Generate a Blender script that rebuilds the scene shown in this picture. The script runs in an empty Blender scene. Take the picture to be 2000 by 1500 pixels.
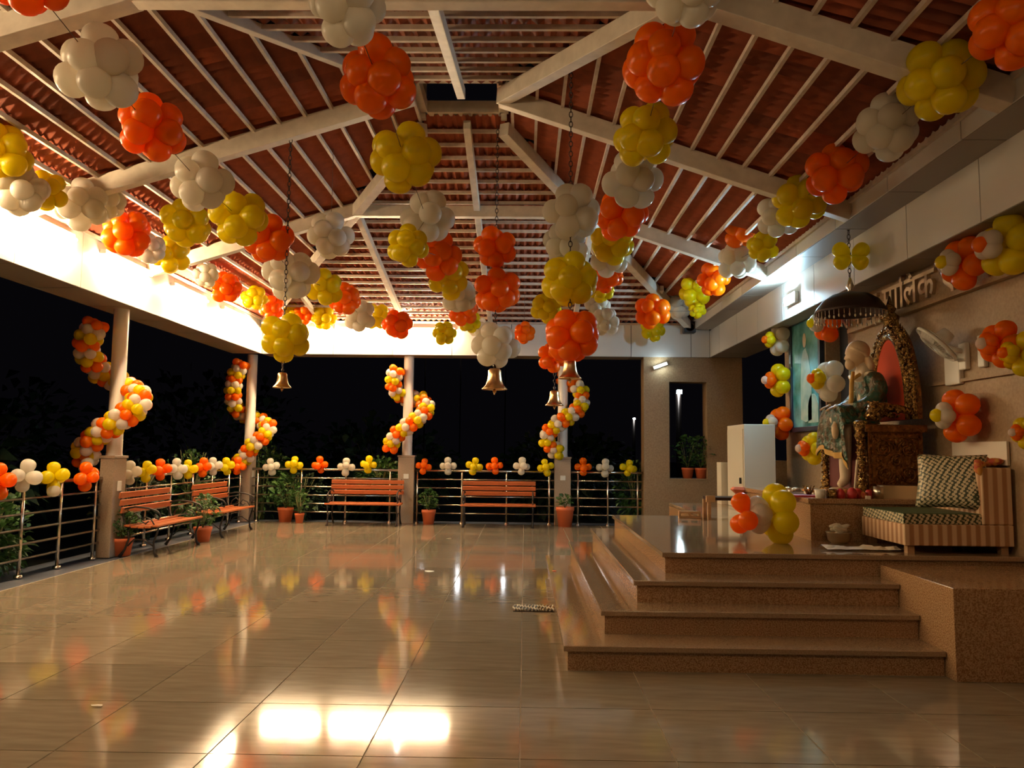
import bpy, bmesh, math, random
from mathutils import Vector as V, Matrix, Quaternion, Euler
R = random.Random(7)
pi = math.pi
S = bpy.context.scene
COL = S.collection

# ---------------------------------------------------------------- camera
F = 1500.0; H = 1.567; ROLL = .009
_Y = V((25, -128, -F)).normalized()
_X = V((1, -ROLL, (25 + 128 * ROLL) / F)); _X = (_X - _Y * _X.dot(_Y)).normalized()
_Z = _X.cross(_Y)
M3 = Matrix((_X, _Y, _Z))
cd = bpy.data.cameras.new('camera'); cam = bpy.data.objects.new('camera', cd); COL.objects.link(cam)
cam.matrix_world = Matrix.Translation((0, 0, H)) @ M3.to_4x4()
cd.sensor_width = 36; cd.lens = F / 2000 * 36; cd.clip_start = .05; cd.clip_end = 600
S.camera = cam
def ray(px, py): return M3 @ V((px - 1000, -(py - 750), -F))
def at(px, py, y): v = ray(px, py); return v * (y / v.y) + V((0, 0, H))
def onx(px, py, x): v = ray(px, py); return v * (x / v.x) + V((0, 0, H))
def onz(px, py, z): v = ray(px, py); return v * ((z - H) / v.z) + V((0, 0, H))

# ---------------------------------------------------------------- world, exposure
w = bpy.data.worlds.new('night'); S.world = w; w.use_nodes = True
w.node_tree.nodes['Background'].inputs[0].default_value = (.42, .36, .52, 1)
w.node_tree.nodes['Background'].inputs[1].default_value = .004
S.view_settings.view_transform = 'Standard'; S.view_settings.look = 'None'
S.view_settings.gamma = 1; S.view_settings.use_curve_mapping = False
S.view_settings.exposure = 0.12
TUBE_E = 500.0      # warm tubes along the left and far beams
NEAR_E = 50.0      # warm tubes on the beam behind the camera
COOL_E = 850.0     # cold white lamps on the shrine wall
WARM = (1, .74, .43); COOL = (.50, .80, 1)

# ---------------------------------------------------------------- materials
def mat(name, col, rough=.5, metal=0, emit=None, estr=0, noise=None, coat=0, bump=None, trans=0, rand=0, spec=None):
    m = bpy.data.materials.new(name); m.use_nodes = True
    nt = m.node_tree; b = nt.nodes['Principled BSDF']
    b.inputs['Base Color'].default_value = (*col, 1); b.inputs['Roughness'].default_value = rough
    b.inputs['Metallic'].default_value = metal
    if coat: b.inputs['Coat Weight'].default_value = coat; b.inputs['Coat Roughness'].default_value = .05
    if spec is not None: b.inputs['Specular IOR Level'].default_value = spec
    if emit: b.inputs['Emission Color'].default_value = (*emit, 1); b.inputs['Emission Strength'].default_value = estr
    src = None
    if noise:      # (scale, colour2, detail, stretch, contrast)
        tc = nt.nodes.new('ShaderNodeTexCoord'); mp = nt.nodes.new('ShaderNodeMapping')
        nt.links.new(tc.outputs['Object'], mp.inputs[0]); mp.inputs['Scale'].default_value = noise[3]
        n = nt.nodes.new('ShaderNodeTexNoise'); n.inputs['Scale'].default_value = noise[0]; n.inputs['Detail'].default_value = noise[2]
        nt.links.new(mp.outputs[0], n.inputs[0])
        cr = nt.nodes.new('ShaderNodeValToRGB'); c = noise[4]
        cr.color_ramp.elements[0].position = .5 - c; cr.color_ramp.elements[1].position = .5 + c
        cr.color_ramp.elements[0].color = (*noise[1], 1); cr.color_ramp.elements[1].color = (*col, 1)
        nt.links.new(n.outputs[0], cr.inputs[0]); src = cr.outputs[0]
    if rand:
        oi = nt.nodes.new('ShaderNodeObjectInfo'); hs = nt.nodes.new('ShaderNodeHueSaturation')
        mr = nt.nodes.new('ShaderNodeMapRange'); mr.inputs[3].default_value = 1 - rand; mr.inputs[4].default_value = 1 + rand
        nt.links.new(oi.outputs['Random'], mr.inputs[0]); nt.links.new(mr.outputs[0], hs.inputs['Value'])
        if src: nt.links.new(src, hs.inputs['Color'])
        else: hs.inputs['Color'].default_value = (*col, 1)
        src = hs.outputs[0]
    if src: nt.links.new(src, b.inputs['Base Color'])
    if bump:
        tc = nt.nodes.new('ShaderNodeTexCoord'); n = nt.nodes.new('ShaderNodeTexNoise'); n.inputs['Scale'].default_value = bump[0]
        n.inputs['Detail'].default_value = 3
        nt.links.new(tc.outputs['Object'], n.inputs[0]); bp = nt.nodes.new('ShaderNodeBump')
        bp.inputs['Strength'].default_value = bump[1]; bp.inputs['Distance'].default_value = bump[2]
        nt.links.new(n.outputs[0], bp.inputs['Height']); nt.links.new(bp.outputs[0], b.inputs['Normal'])
    if trans:
        out = nt.nodes['Material Output']; tr = nt.nodes.new('ShaderNodeBsdfTranslucent'); mx = nt.nodes.new('ShaderNodeMixShader')
        tr.inputs[0].default_value = (*col, 1); mx.inputs[0].default_value = trans
        nt.links.new(b.outputs[0], mx.inputs[1]); nt.links.new(tr.outputs[0], mx.inputs[2]); nt.links.new(mx.outputs[0], out.inputs[0])
    return m
ST = (1, 1, 1)
m_floor = mat('floor_granite', (.31, .25, .17), .075, noise=(5, (.20, .155, .10), 6, (.5, 3, 1), .3), rand=.10, bump=(9, .03, .004))
m_grout = mat('grout', (.75, .66, .50), .6)
m_kerb = mat('kerb_stone', (.12, .13, .16), .35, noise=(60, (.07, .08, .1), 3, ST, .2))
m_gran = mat('brown_granite', (.50, .315, .165), .22, noise=(105, (.25, .125, .055), 4, ST, .12), coat=.2)
m_grand = mat('granite_top', (.42, .285, .17), .09, noise=(105, (.28, .18, .10), 4, ST, .2), coat=.4)
m_wall = mat('wall_stone', (.37, .25, .135), .55, noise=(38, (.27, .17, .085), 5, ST, .2), bump=(60, .15, .01))
m_col = mat('column_paint', (.72, .66, .58), .35, noise=(3, (.62, .55, .47), 3, (1, 1, .4), .3))
m_base = mat('column_granite', (.42, .32, .23), .35, noise=(70, (.27, .20, .14), 4, ST, .2))
m_acp = mat('fascia_panel', (.66, .64, .60), .28, rand=.03)
m_dark = mat('joint_dark', (.03, .03, .03), .8)
m_beamp = mat('roof_steel_paint', (.70, .62, .50), .42, noise=(7, (.52, .45, .36), 5, ST, .25))
m_batten = mat('batten_paint', (.66, .56, .46), .5, noise=(9, (.42, .34, .27), 4, ST, .3))
m_tile = mat('clay_tile', (.30, .068, .022), .75, noise=(9, (.17, .034, .012), 4, ST, .3), rand=.35)
m_void = mat('dark_void', (.012, .012, .014), .9)
m_steel = mat('stainless_steel', (.62, .55, .46), .25, 1)
m_slat = mat('bench_wood', (.52, .145, .04), .38, noise=(12, (.36, .09, .025), 4, (1, 8, 8), .3), rand=.08)
m_iron = mat('cast_iron', (.035, .028, .025), .45, .5)
m_pot = mat('terracotta', (.62, .14, .045), .6)
m_soil = mat('soil', (.05, .035, .02), .9)
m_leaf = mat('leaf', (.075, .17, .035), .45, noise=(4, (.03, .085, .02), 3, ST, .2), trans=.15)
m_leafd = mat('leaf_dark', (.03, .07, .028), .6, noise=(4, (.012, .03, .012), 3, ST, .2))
m_stem = mat('stem', (.16, .17, .06), .7)
m_chain = mat('chain_iron', (.05, .035, .03), .5, .8)
m_brass = mat('bell_brass', (.66, .42, .20), .28, 1, bump=(30, .05, .005))
m_thread = mat('thread', (.10, .07, .05), .8)
m_wht = mat('white_plastic', (.72, .70, .62), .4)
m_cab = mat('cabinet_paint', (.62, .58, .48), .4)
m_gold = mat('gilded_metal', (.55, .34, .11), .22, 1, noise=(30, (.10, .045, .015), 3, ST, .15), bump=(45, 1, .04))  # dark noise colour paints in the shade of the ornament's recesses
m_goldd = mat('old_gilt_panel', (.34, .16, .045), .34, .9, noise=(20, (.14, .06, .02), 4, ST, .2), bump=(28, .8, .03))
m_velvet = mat('red_velvet', (.60, .055, .006), .8)
m_skin = mat('painted_marble_skin', (.74, .54, .33), .5)
m_robe = mat('statue_robe', (.66, .55, .38), .6)
m_scarf = mat('statue_headscarf', (.78, .60, .38), .6, noise=(12, (.62, .44, .25), 3, ST, .3))
m_shawl = mat('green_brocade', (.02, .085, .05), .42, noise=(16, (.10, .065, .025), 5, ST, .06), bump=(14, .9, .05))
m_trim = mat('gold_border', (.62, .36, .07), .5)
m_maroon = mat('maroon_cloth', (.10, .015, .012), .8)
m_red = mat('red_cloth', (.48, .03, .03), .5)
m_darkm = mat('dark_metal', (.055, .035, .03), .4, .7)
m_silver = mat('silver', (.70, .64, .52), .3, 1)
m_frame = mat('picture_frame', (.02, .03, .05), .3)
m_paper = mat('paper', (.75, .68, .55), .8)
m_wood = mat('raw_wood', (.50, .30, .15), .6, noise=(9, (.38, .21, .1), 4, (1, 1, 8), .3))
m_black = mat('black_plastic', (.02, .02, .022), .4)
m_food = mat('petals', (.62, .30, .05), .8, noise=(30, (.50, .08, .04), 2, ST, .1))
m_letter = mat('sign_letter_metal', (.62, .46, .30), .35, .6)
def emis(name, col, e):
    return mat(name, (.9, .9, .9), .5, emit=col, estr=e)
m_tubeL = emis('lit_warm_tube', WARM, TUBE_E)
m_tubeN = emis('lit_warm_tube_back', WARM, NEAR_E)
m_cool = emis('lit_cool_lamp', COOL, COOL_E)
m_flood = emis('floodlight_face', (1, .98, .92), 260)
m_led = emis('street_light_face', (.75, .95, 1), 60)
BC = {'orange': (.97, .245, .001), 'white': (.84, .79, .68), 'yellow': (.88, .74, .004)}
MB_ = {k: mat(k + '_latex', c, .30, trans=.58, spec=.45) for k, c in BC.items()}

# ---------------------------------------------------------------- mesh builder
class MB:
    def __init__(s): s.v = []; s.f = []; s.mi = []; s.sm = []
    def add(s, vs, fs, mi=0, sm=False):
        o = len(s.v); s.v += [tuple(x) for x in vs]; s.f += [tuple(i + o for i in q) for q in fs]
        s.mi += [mi] * len(fs); s.sm += [sm] * len(fs); return s
    def box(s, c, d, rot=None, mi=0):
        c = V(c); q = []
        for x in (-.5, .5):
            for y in (-.5, .5):
                for z in (-.5, .5):
                    p = V((x * d[0], y * d[1], z * d[2]))
                    if rot: p = rot @ p
                    q.append(c + p)
        return s.add(q, [(0, 1, 3, 2), (4, 6, 7, 5), (0, 4, 5, 1), (2, 3, 7, 6), (0, 2, 6, 4), (1, 5, 7, 3)], mi)
    def b2(s, a, b, mi=0):
        a = V(a); b = V(b); return s.box((a + b) / 2, b - a, None, mi)
    def bar(s, a, b, wd, dp, up=(0, 0, 1), mi=0):
        a = V(a); b = V(b); y = (b - a); L = y.length; y.normalize(); x = y.cross(V(up)).normalized(); z = x.cross(y)
        return s.box((a + b) / 2, (wd, L, dp), Matrix((x, y, z)).transposed(), mi)
    def tube(s, pts, r, n=8, mi=0, caps=True, sm=True):
        pts = [V(p) for p in pts]; rs = r if isinstance(r, (list, tuple)) else [r] * len(pts)
        vs = []; fs = []; t0 = (pts[1] - pts[0]).normalized(); a = t0.orthogonal().normalized()
        for i, p in enumerate(pts):
            t = (pts[min(i + 1, len(pts) - 1)] - pts[max(i - 1, 0)]).normalized()
            a = (a - t * a.dot(t)).normalized(); b = t.cross(a)
            for k in range(n):
                g = 2 * pi * k / n; vs.append(p + (a * math.cos(g) + b * math.sin(g)) * rs[i])
        for i in range(len(pts) - 1):
            for k in range(n):
                fs.append((i * n + k, i * n + (k + 1) % n, (i + 1) * n + (k + 1) % n, (i + 1) * n + k))
        s.add(vs, fs, mi, sm)
        if caps:
            o = len(s.v) - len(vs)
            s.f += [tuple(o + k for k in range(n))[::-1], tuple(o + (len(pts) - 1) * n + k for k in range(n))]; s.mi += [mi] * 2; s.sm += [False] * 2
        return s
    def lathe(s, prof, c=(0, 0, 0), n=24, rot=None, mi=0, sm=True, lobes=0, la=0):
        c = V(c); vs = []; fs = []
        for (r, z) in prof:
            for k in range(n):
                g = 2 * pi * k / n; rr = r * (1 + la * math.cos(lobes * g)) if lobes else r
                p = V((rr * math.cos(g), rr * math.sin(g), z))
                if rot: p = rot @ p
                vs.append(c + p)
        for i in range(len(prof) - 1):
            for k in range(n):
                fs.append((i * n + k, i * n + (k + 1) % n, (i + 1) * n + (k + 1) % n, (i + 1) * n + k))
        return s.add(vs, fs, mi, sm)
    def ell(s, c, r, n=12, m=8, rot=None, mi=0):
        if not isinstance(r, (tuple, list)): r = (r, r, r)
        c = V(c); vs = []; fs = []
        for i in range(m + 1):
            t = pi * i / m
            for k in range(n):
                g = 2 * pi * k / n
                p = V((r[0] * math.sin(t) * math.cos(g), r[1] * math.sin(t) * math.sin(g), r[2] * math.cos(t)))
                if rot: p = rot @ p
                vs.append(c + p)
        for i in range(m):
            for k in range(n):
                fs.append((i * n + k, (i + 1) * n + k, (i + 1) * n + (k + 1) % n, i * n + (k + 1) % n))
        return s.add(vs, fs, mi, True)
    def prism(s, poly, axis, lo, hi, mi=0):
        def P(u, w_, t): return {'x': (t, u, w_), 'y': (u, t, w_), 'z': (u, w_, t)}[axis]
        n = len(poly); vs = [P(*p, lo) for p in poly] + [P(*p, hi) for p in poly]
        fs = [tuple(range(n))[::-1], tuple(range(n, 2 * n))] + [(i, (i + 1) % n, n + (i + 1) % n, n + i) for i in range(n)]
        return s.add(vs, fs, mi)
    def mesh(s, name, mats):
        me = bpy.data.meshes.new(name); me.from_pydata(s.v, [], s.f)
        for m in (mats if isinstance(mats, (list, tuple)) else [mats]): me.materials.append(m)
        me.polygons.foreach_set('material_index', s.mi); me.polygons.foreach_set('use_smooth', s.sm)
        bm = bmesh.new(); bm.from_mesh(me); bmesh.ops.remove_doubles(bm, verts=bm.verts, dist=1e-5)
        bmesh.ops.recalc_face_normals(bm, faces=bm.faces); bm.to_mesh(me); bm.free()
        me.update(); return me
    def build(s, name, mats, parent=None, bevel=0):
        o = bpy.data.objects.new(name, s.mesh(name, mats)); COL.objects.link(o); o.parent = parent
        if bevel:
            b = o.modifiers.new('b', 'BEVEL'); b.width = bevel; b.segments = 2; b.limit_method = 'ANGLE'
        return o
def inst(name, me, parent=None, loc=(0, 0, 0), rot=None, sc=1):
    o = bpy.data.objects.new(name, me); COL.objects.link(o); o.parent = parent; o.location = loc
    if rot is not None:
        o.rotation_mode = 'QUATERNION'; o.rotation_quaternion = rot
    o.scale = (sc, sc, sc) if isinstance(sc, (int, float)) else sc
    return o
def thing(name, label, cat, loc=(0, 0, 0), rz=0, group=None):
    o = bpy.data.objects.new(name, None); COL.objects.link(o); o.empty_display_size = .1
    o.location = loc; o.rotation_euler = (0, 0, rz); o['label'] = label; o['category'] = cat
    if group: o['group'] = group
    return o
def tag(o, label, cat, group=None):
    o['label'] = label; o['category'] = cat
    if group: o['group'] = group
    return o
def struct(o): o['kind'] = 'structure'; return o
def copy_tree(o, parent=None):
    c = o.copy(); COL.objects.link(c); c.parent = parent
    for ch in list(o.children): copy_tree(ch, c)
    return c

XL, YF, XR = -5.60, 16.10, 3.87       # inner faces of the three beams
ZB, ZT = 3.54, 4.25                    # beam underside, eave

# ================================================================ FLOOR
f = MB(); f.b2((-5.62, 1.0, -.12), (4.3, 16.3, -.006)); floor = struct(f.build('floor', m_grout))
TW, TD = .797, .785
ti = {}
for i in range(-8, 6):
    for j in range(-4, 16):
        x0 = -.012 + i * TW; x1 = x0 + TW; y0 = 4.05 + j * TD; y1 = y0 + TD
        x0 = max(x0, -5.62); x1 = min(x1, 4.3); y0 = max(y0, 1.0); y1 = min(y1, 16.3)
        if x1 - x0 < .05 or y1 - y0 < .05: continue
        if x0 > .5 and y0 > 6.0 and y1 < 10.2: continue      # under the platform
        k = (round(x1 - x0, 3), round(y1 - y0, 3))
        if k not in ti:
            w_, h_ = k; g = .004
            b = MB(); b.b2((-w_ / 2 + g, -h_ / 2 + g, -.02), (w_ / 2 - g, h_ / 2 - g, 0)); ti[k] = b.mesh('floor_tile', m_floor)
        inst('floor_tile', ti[k], floor, ((x0 + x1) / 2, (y0 + y1) / 2, 0))
f = MB(); f.b2((-6.4, 1.0, -.3), (-5.62, 16.9, -.012)); f.b2((-5.62, 16.3, -.3), (4.6, 16.9, -.012))
kerb = struct(f.build('trim_1', m_kerb)); kerb['label'] = 'dark kerb strip under the railings'
f = MB(); f.b2((-60, -10, -1.0), (60, 170, -.9)); struct(f.build('ground', mat('night_ground', (.02, .025, .02), .9)))

# ================================================================ BEAMS WITH FASCIA PANELS
def fascia(name, a, b, z0, z1, thick, nrm, phase=0, span=1.26):
    """a,b: ends of the inner face; nrm: direction the face looks (into the hall)"""
    a = V(a); b = V(b); d = (b - a); L = d.length; d.normalize(); nrm = V(nrm)
    m = MB(); c0 = a - nrm * .012; c1 = b - nrm * thick
    m.b2((min(c0.x, c1.x), min(c0.y, c1.y), z0 + .006), (max(c0.x, c1.x), max(c0.y, c1.y), z1))
    o = struct(m.build(name, m_dark))
    t = -phase
    while t < L:
        t0 = max(t, 0) + .006; t1 = min(t + span, L) - .006; t += span
        if t1 - t0 < .02: continue
        p = a + d * t0; q = a + d * t1 - nrm * .012; pb = MB()
        pb.b2((min(p.x, q.x), min(p.y, q.y), z0), (max(p.x, q.x), max(p.y, q.y), z1)); pb.build('fascia_panel', m_acp, o)
        q = a + d * t1 - nrm * thick; p = p - nrm * .013; pb = MB()
        pb.b2((min(p.x, q.x), min(p.y, q.y), z0 - .004), (max(p.x, q.x), max(p.y, q.y), z0 + .008)); pb.build('soffit_panel', mat_soff, o)
    return o
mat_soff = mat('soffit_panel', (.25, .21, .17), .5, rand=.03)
fascia('trim_2', (XL, 1.1, 0), (XL, YF, 0), ZB, ZT, .62, (1, 0, 0), .5)
fascia('trim_3', (XL, YF, 0), (XR, YF, 0), ZB, ZT - .03, .55, (0, -1, 0), 1.26 - .26)
fascia('trim_4', (XR, YF, 0), (XR, 1.1, 0), ZB, 4.10, .75, (-1, 0, 0), .45)
fascia('trim_5', (3.5, 15.9, 0), (3.5, 1.1, 0), 4.10, 4.36, .40, (-1, 0, 0), .25)
fascia('trim_6', (XL, 1.1, 0), (XR, 1.1, 0), ZB, ZT, .5, (0, 1, 0), .5)

# ================================================================ ROOF
def zl(x): return 4.25 + .305 * (x - XL)
def zr(x): return 5.45 - .339 * x
def zf(y): return 4.22 + .194 * (YF - y)
def zn(y): return 4.22 + .190 * (y - 1.1)
CX0, CX1, CY0, CY1, CZ = -1.28, -.29, 8.2, 9.05, 5.57
# underside panels (deck above the tiles) give the roof its closed shape
ceil = MB()
e = .14
corners = [(XL - .5, .6, zl(XL - .5)), (4.4, .6, zr(4.4)), (4.4, 16.6, zr(4.4)), (XL - .5, 16.6, zl(XL - .5))]
cup = [(CX0, CY0, CZ), (CX1, CY0, CZ), (CX1, CY1, CZ), (CX0, CY1, CZ)]
A = [(XL, 1.1, 4.25), (3.5, 1.1, 4.26), (3.5, YF, 4.26), (XL, YF, 4.25)]
up = [(x, y, z + e) for x, y, z in A] + [(x, y, z + e) for x, y, z in cup]
up += [(x, y, z + e + .03) for x, y, z in A] + [(x, y, z + e + .03) for x, y, z in cup]
q = []
for o_ in (0, 8):
    q += [(0 + o_, 1 + o_, 5 + o_, 4 + o_), (1 + o_, 2 + o_, 6 + o_, 5 + o_), (2 + o_, 3 + o_, 7 + o_, 6 + o_), (3 + o_, 0 + o_, 4 + o_, 7 + o_)]
ceil.add(up, q); ceiling = struct(ceil.build('ceiling', m_void))

def in_left(x, y):
    """which slope a plan point belongs to"""
    if x < CX0:
        t = (x - XL) / (CX0 - XL)
        return 1.1 + t * (CY0 - 1.1) <= y <= YF - t * (YF - CY1)
    return False
def in_right(x, y):
    if x > CX1:
        t = (3.5 - x) / (3.5 - CX1)
        return 1.1 + t * (CY0 - 1.1) <= y <= YF - t * (YF - CY1)
    return False
# a clay tile seen from below: two ribs, a stepped lower lip, 24 x 31 cm. Local x = across, y = up the slope
def tile_geo():
    m = MB(); n = 8; W_ = .245; L_ = .33
    xs = [-W_ / 2 + W_ * k / n for k in range(n + 1)]
    def z(x): return .022 * math.cos(4 * pi * x / W_)
    vs = []
    for (y, dz) in ((-L_ / 2, 0), (L_ / 2, .0)):
        for x in xs: vs.append((x, y, z(x) + dz))
    fs = [(k, k + 1, n + 2 + k, n + 1 + k) for k in range(n)]
    o = len(vs)
    vs += [(x, -L_ / 2, z(x) + .032) for x in xs]; fs += [(k, o + k, o + k + 1, k + 1) for k in range(n)]
    m.add(vs, fs, 0, False); return m
TG = tile_geo(); tile_me = TG.mesh('roof_tile', m_tile)
def slope_tiles(which):
    out = []
    if which == 'L':
        nx = 15; s = .295
        for a in range(nx):
            x = XL + (a + .5) * s * .965
            for b in range(64):
                y = 1.2 + b * .24
                if in_left(x, y): out.append((V((x, y, zl(x))), 'L'))
    if which == 'R':
        for a in range(14):
            x = 3.5 - (a + .5) * .295 * .955
            for b in range(64):
                y = 1.2 + b * .24
                if in_right(x, y): out.append((V((x, y, zr(x))), 'R'))
    if which == 'F':
        for a in range(24):
            y = YF - (a + .5) * .2935
            for b in range(39):
                x = XL + b * .24 + .1
                if y > CY1 and not in_left(x, y) and not in_right(x, y) and x < 3.5: out.append((V((x, y, zf(y))), 'F'))
    if which == 'N':
        for a in range(24):
            y = 1.1 + (a + .5) * .2935
            for b in range(39):
                x = XL + b * .24 + .1
                if y < CY0 and not in_left(x, y) and not in_right(x, y) and x < 3.5: out.append((V((x, y, zn(y))), 'N'))
    return out
def frame(w_):
    if w_ == 'L': y = V((1, 0, .305)).normalized(); x = V((0, -1, 0))
    if w_ == 'R': y = V((-1, 0, .339)).normalized(); x = V((0, 1, 0))
    if w_ == 'F': y = V((0, -1, .194)).normalized(); x = V((-1, 0, 0))
    if w_ == 'N': y = V((0, 1, .190)).normalized(); x = V((1, 0, 0))
    z = x.cross(y); m = Matrix((x, y, z)).transposed()
    return m @ Matrix.Rotation(-.055, 3, 'X')
FR = {k: frame(k) for k in 'LRFN'}
allt = [t for k in 'LRFN' for t in slope_tiles(k)]
def inview(p):
    c = M3.transposed() @ (p - V((0, 0, H)))
    if c.z > -.5: return False
    return abs(c.x / c.z) * F < 1020 and abs(c.y / c.z) * F < 770
vis = [t for t in allt if inview(t[0])]
vis.sort(key=lambda t: (t[0] - V((0, 0, H))).length)
near = set(id(t) for t in vis[:300])
rest = MB()
for t in allt:
    p = t[0] + V((0, 0, .055 + R.uniform(-.004, .004))); m = FR[t[1]] @ Matrix.Rotation(R.uniform(-.02, .02), 3, 'Z')
    if id(t) in near: inst('roof_tile', tile_me, ceiling, p, m.to_quaternion())
    else: rest.add([p + m @ V(v) for v in TG.v], TG.f)
o = rest.build('tiling', m_tile, ceiling); o['kind'] = 'stuff'
# battens, each its own bar
def hipx_left(y):      # x where the left hips are at depth y
    if y < CY0: return XL + (y - 1.1) / (CY0 - 1.1) * (CX0 - XL)
    return XL + (YF - y) / (YF - CY1) * (CX0 - XL)
def hipx_right(y):
    if y < CY0: return 3.5 - (y - 1.1) / (CY0 - 1.1) * (3.5 - CX1)
    return 3.5 - (YF - y) / (YF - CY1) * (3.5 - CX1)
bw, bd = .034, .045
for a in range(0, 16):
    x = XL + .02 + a * .295 * .965
    if x > CX0: break
    t = (x - XL) / (CX0 - XL); b = MB(); b.bar((x, 1.1 + t * (CY0 - 1.1), zl(x)), (x, YF - t * (YF - CY1), zl(x)), bw, bd); b.build('batten', m_batten, ceiling)
for a in range(0, 15):
    x = 3.48 - a * .295 * .955
    if x < CX1: break
    t = (3.5 - x) / (3.5 - CX1); b = MB(); b.bar((x, 1.1 + t * (CY0 - 1.1), zr(x)), (x, YF - t * (YF - CY1), zr(x)), bw, bd); b.build('batten', m_batten, ceiling)
for a in range(0, 24):
    y = YF - .03 - a * .2935
    b = MB(); b.bar((hipx_left(y), y, zf(y)), (hipx_right(y), y, zf(y)), bw, bd); b.build('batten', m_batten, ceiling)
    y = 1.12 + a * .2935
    b = MB(); b.bar((hipx_left(y), y, zn(y)), (hipx_right(y), y, zn(y)), bw, bd); b.build('batten', m_batten, ceiling)
# rafters, hips, collars
def raft(a, b, wd=.10, dp=.15, drop=.10, name='rafter'):
    a = V(a) - V((0, 0, drop)); b = V(b) - V((0, 0, drop)); m = MB(); m.bar(a, b, wd, dp); return m.build(name, m_beamp, ceiling, .006)
for (x, y, z), (cx, cy, cz) in zip(A, cup):
    thin = x < 0 and y < 5
    raft((x, y, z), (cx, cy, cz), .08 if thin else .13, .10 if thin else .17, .03 if thin else .12, 'hip_rafter')
for y in (5.45, 8.2, 11.1):
    xl = hipx_left(y) if y != 8.2 else CX0; xr = hipx_right(y) if y != 8.2 else CX1
    big = .17 if y == 5.45 else .12
    raft((XL, y, zl(XL)), (xl, y, zl(xl)), big, .2); raft((xr, y, zr(xr)), (3.5, y, zr(3.5)), big, .2)
    if y != 8.2: raft((xl, y, zl(xl) - .0), (xr, y, zr(xr)), .12, .17, .12, 'collar_beam')
for x in (-2.55, -.74, 1.0):
    t = hipx_left if x < CX0 else hipx_right
    if x == -.74: raft((x, CY1, zf(CY1)), (x, YF, zf(YF)), .09, .12, .08)
    elif x < 0: raft((x, 11.1, zf(11.1)), (x, YF, zf(YF)), .09, .12, .08)
    else: raft((x, 11.1, zf(11.1)), (x, YF, zf(YF)), .09, .12, .08)
for x in (-.74,): raft((x, 1.1, zn(1.1)), (x, CY0, zn(CY0)), .09, .12, .08)
for x in (-4.3, 2.5): raft((x, 14.0, zf(14.0)), (x, YF, zf(YF)), .07, .10, .07)
# cupola
b = MB()
for (p, q_) in ((0, 1), (1, 2), (2, 3), (3, 0)):
    raft(V(cup[p]) + V((0, 0, .22)), V(cup[q_]) + V((0, 0, .22)), .12, .15, .08, 'cupola_beam')
    raft(V(cup[p]) + V((0, 0, .60)), V(cup[q_]) + V((0, 0, .60)), .08, .08, .02, 'cupola_beam')
for p in cup: b = MB(); b.bar(V(p), V(p) + V((0, 0, .60)), .07, .07, (1, 0, 0)); b.build('cupola_post', m_beamp, ceiling)
b = MB(); b.b2((CX0 - .3, CY0 - .3, CZ + .66), (CX1 + .3, CY1 + .3, CZ + .70)); b.build('cupola_lid', m_void, ceiling)

# ================================================================ LAMPS (tube fittings on top ledge of the beams)
def tube_light(p, q_, m, label, n_in, grp):
    p = V(p); q_ = V(q_); c = (p + q_) / 2; d = q_ - p
    t = thing('tube_light', label, 'light', c, 0, grp)
    k = MB(); k.bar(-d / 2, d / 2, .08, .05); k.build('housing', m_wht, t)
    k = MB(); off = V(n_in) * .07 - V((0, 0, .035)); k.tube([-d / 2 * .96 + off, d / 2 * .96 + off], .02, 10); k.build('tube', m, t)
ORD = ['first', 'second', 'third', 'fourth', 'fifth', 'sixth', 'seventh', 'eighth', 'ninth', 'tenth', 'eleventh', 'twelfth', 'thirteenth', 'fourteenth', 'fifteenth', 'sixteenth', 'seventeenth', 'eighteenth']
for i, y in enumerate((4.6, 6.6, 8.5, 10.4, 12.4, 14.4)):
    tube_light((XL + .045, y - .6, 4.10), (XL + .045, y + .6, 4.10), m_tubeL, 'glowing warm tube light at top of left beam, %s from the camera end' % ORD[i], (1, 0, -.2), 'tube lights on the left beam')
for i, x in enumerate((-4.7, -3.3, -2.1)):
    tube_light((x - .6, YF - .045, 4.08), (x + .6, YF - .045, 4.08), m_tubeL, 'glowing warm tube light at top of far beam, %s from the left corner' % ORD[i], (0, -1, -.2), 'tube lights on the far beam')
for i, x in enumerate((-3.0, -.6, 1.8)):
    tube_light((x - .6, 1.25, 3.9), (x + .6, 1.25, 3.9), m_tubeN, 'warm tube light on the beam above the photographer, %s from left' % ORD[i], (0, 1, -.2), 'tube lights on the near beam')
# floodlight fitting on the far beam
t = thing('floodlight', 'small white floodlight on top of the far beam behind orange balloons', 'light', at(792, 610, 15.85))
k = MB(); k.box((0, 0, 0), (.26, .08, .18)); k.build('housing', m_wht, t, .01)
k = MB(); k.box((0, -.045, 0), (.22, .01, .14)); k.build('lens', m_flood, t)
# cold lamps at the shrine
p = onx(1546, 584, XR - .035)
t = thing('lamp', 'bright cold white lamp on shrine wall above the tall picture', 'light', p)
k = MB(); k.box((0, 0, 0), (.06, .42, .16)); k.build('housing', m_wht, t, .01)
k = MB(); k.box((-.04, 0, -.01), (.02, .36, .12)); k.build('lens', m_cool, t)
p = onx(1530, 530, XR - .10)
t = thing('tube_light', 'cold white tube light on inner face of right beam', 'light', p)
k = MB(); k.bar((0, -.6, 0), (0, .6, 0), .05, .06); k.build('housing', m_wht, t)
k = MB(); k.tube([(-.045, -.58, -.01), (-.045, .58, -.01)], .02, 10); k.build('tube', m_cool, t)
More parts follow.
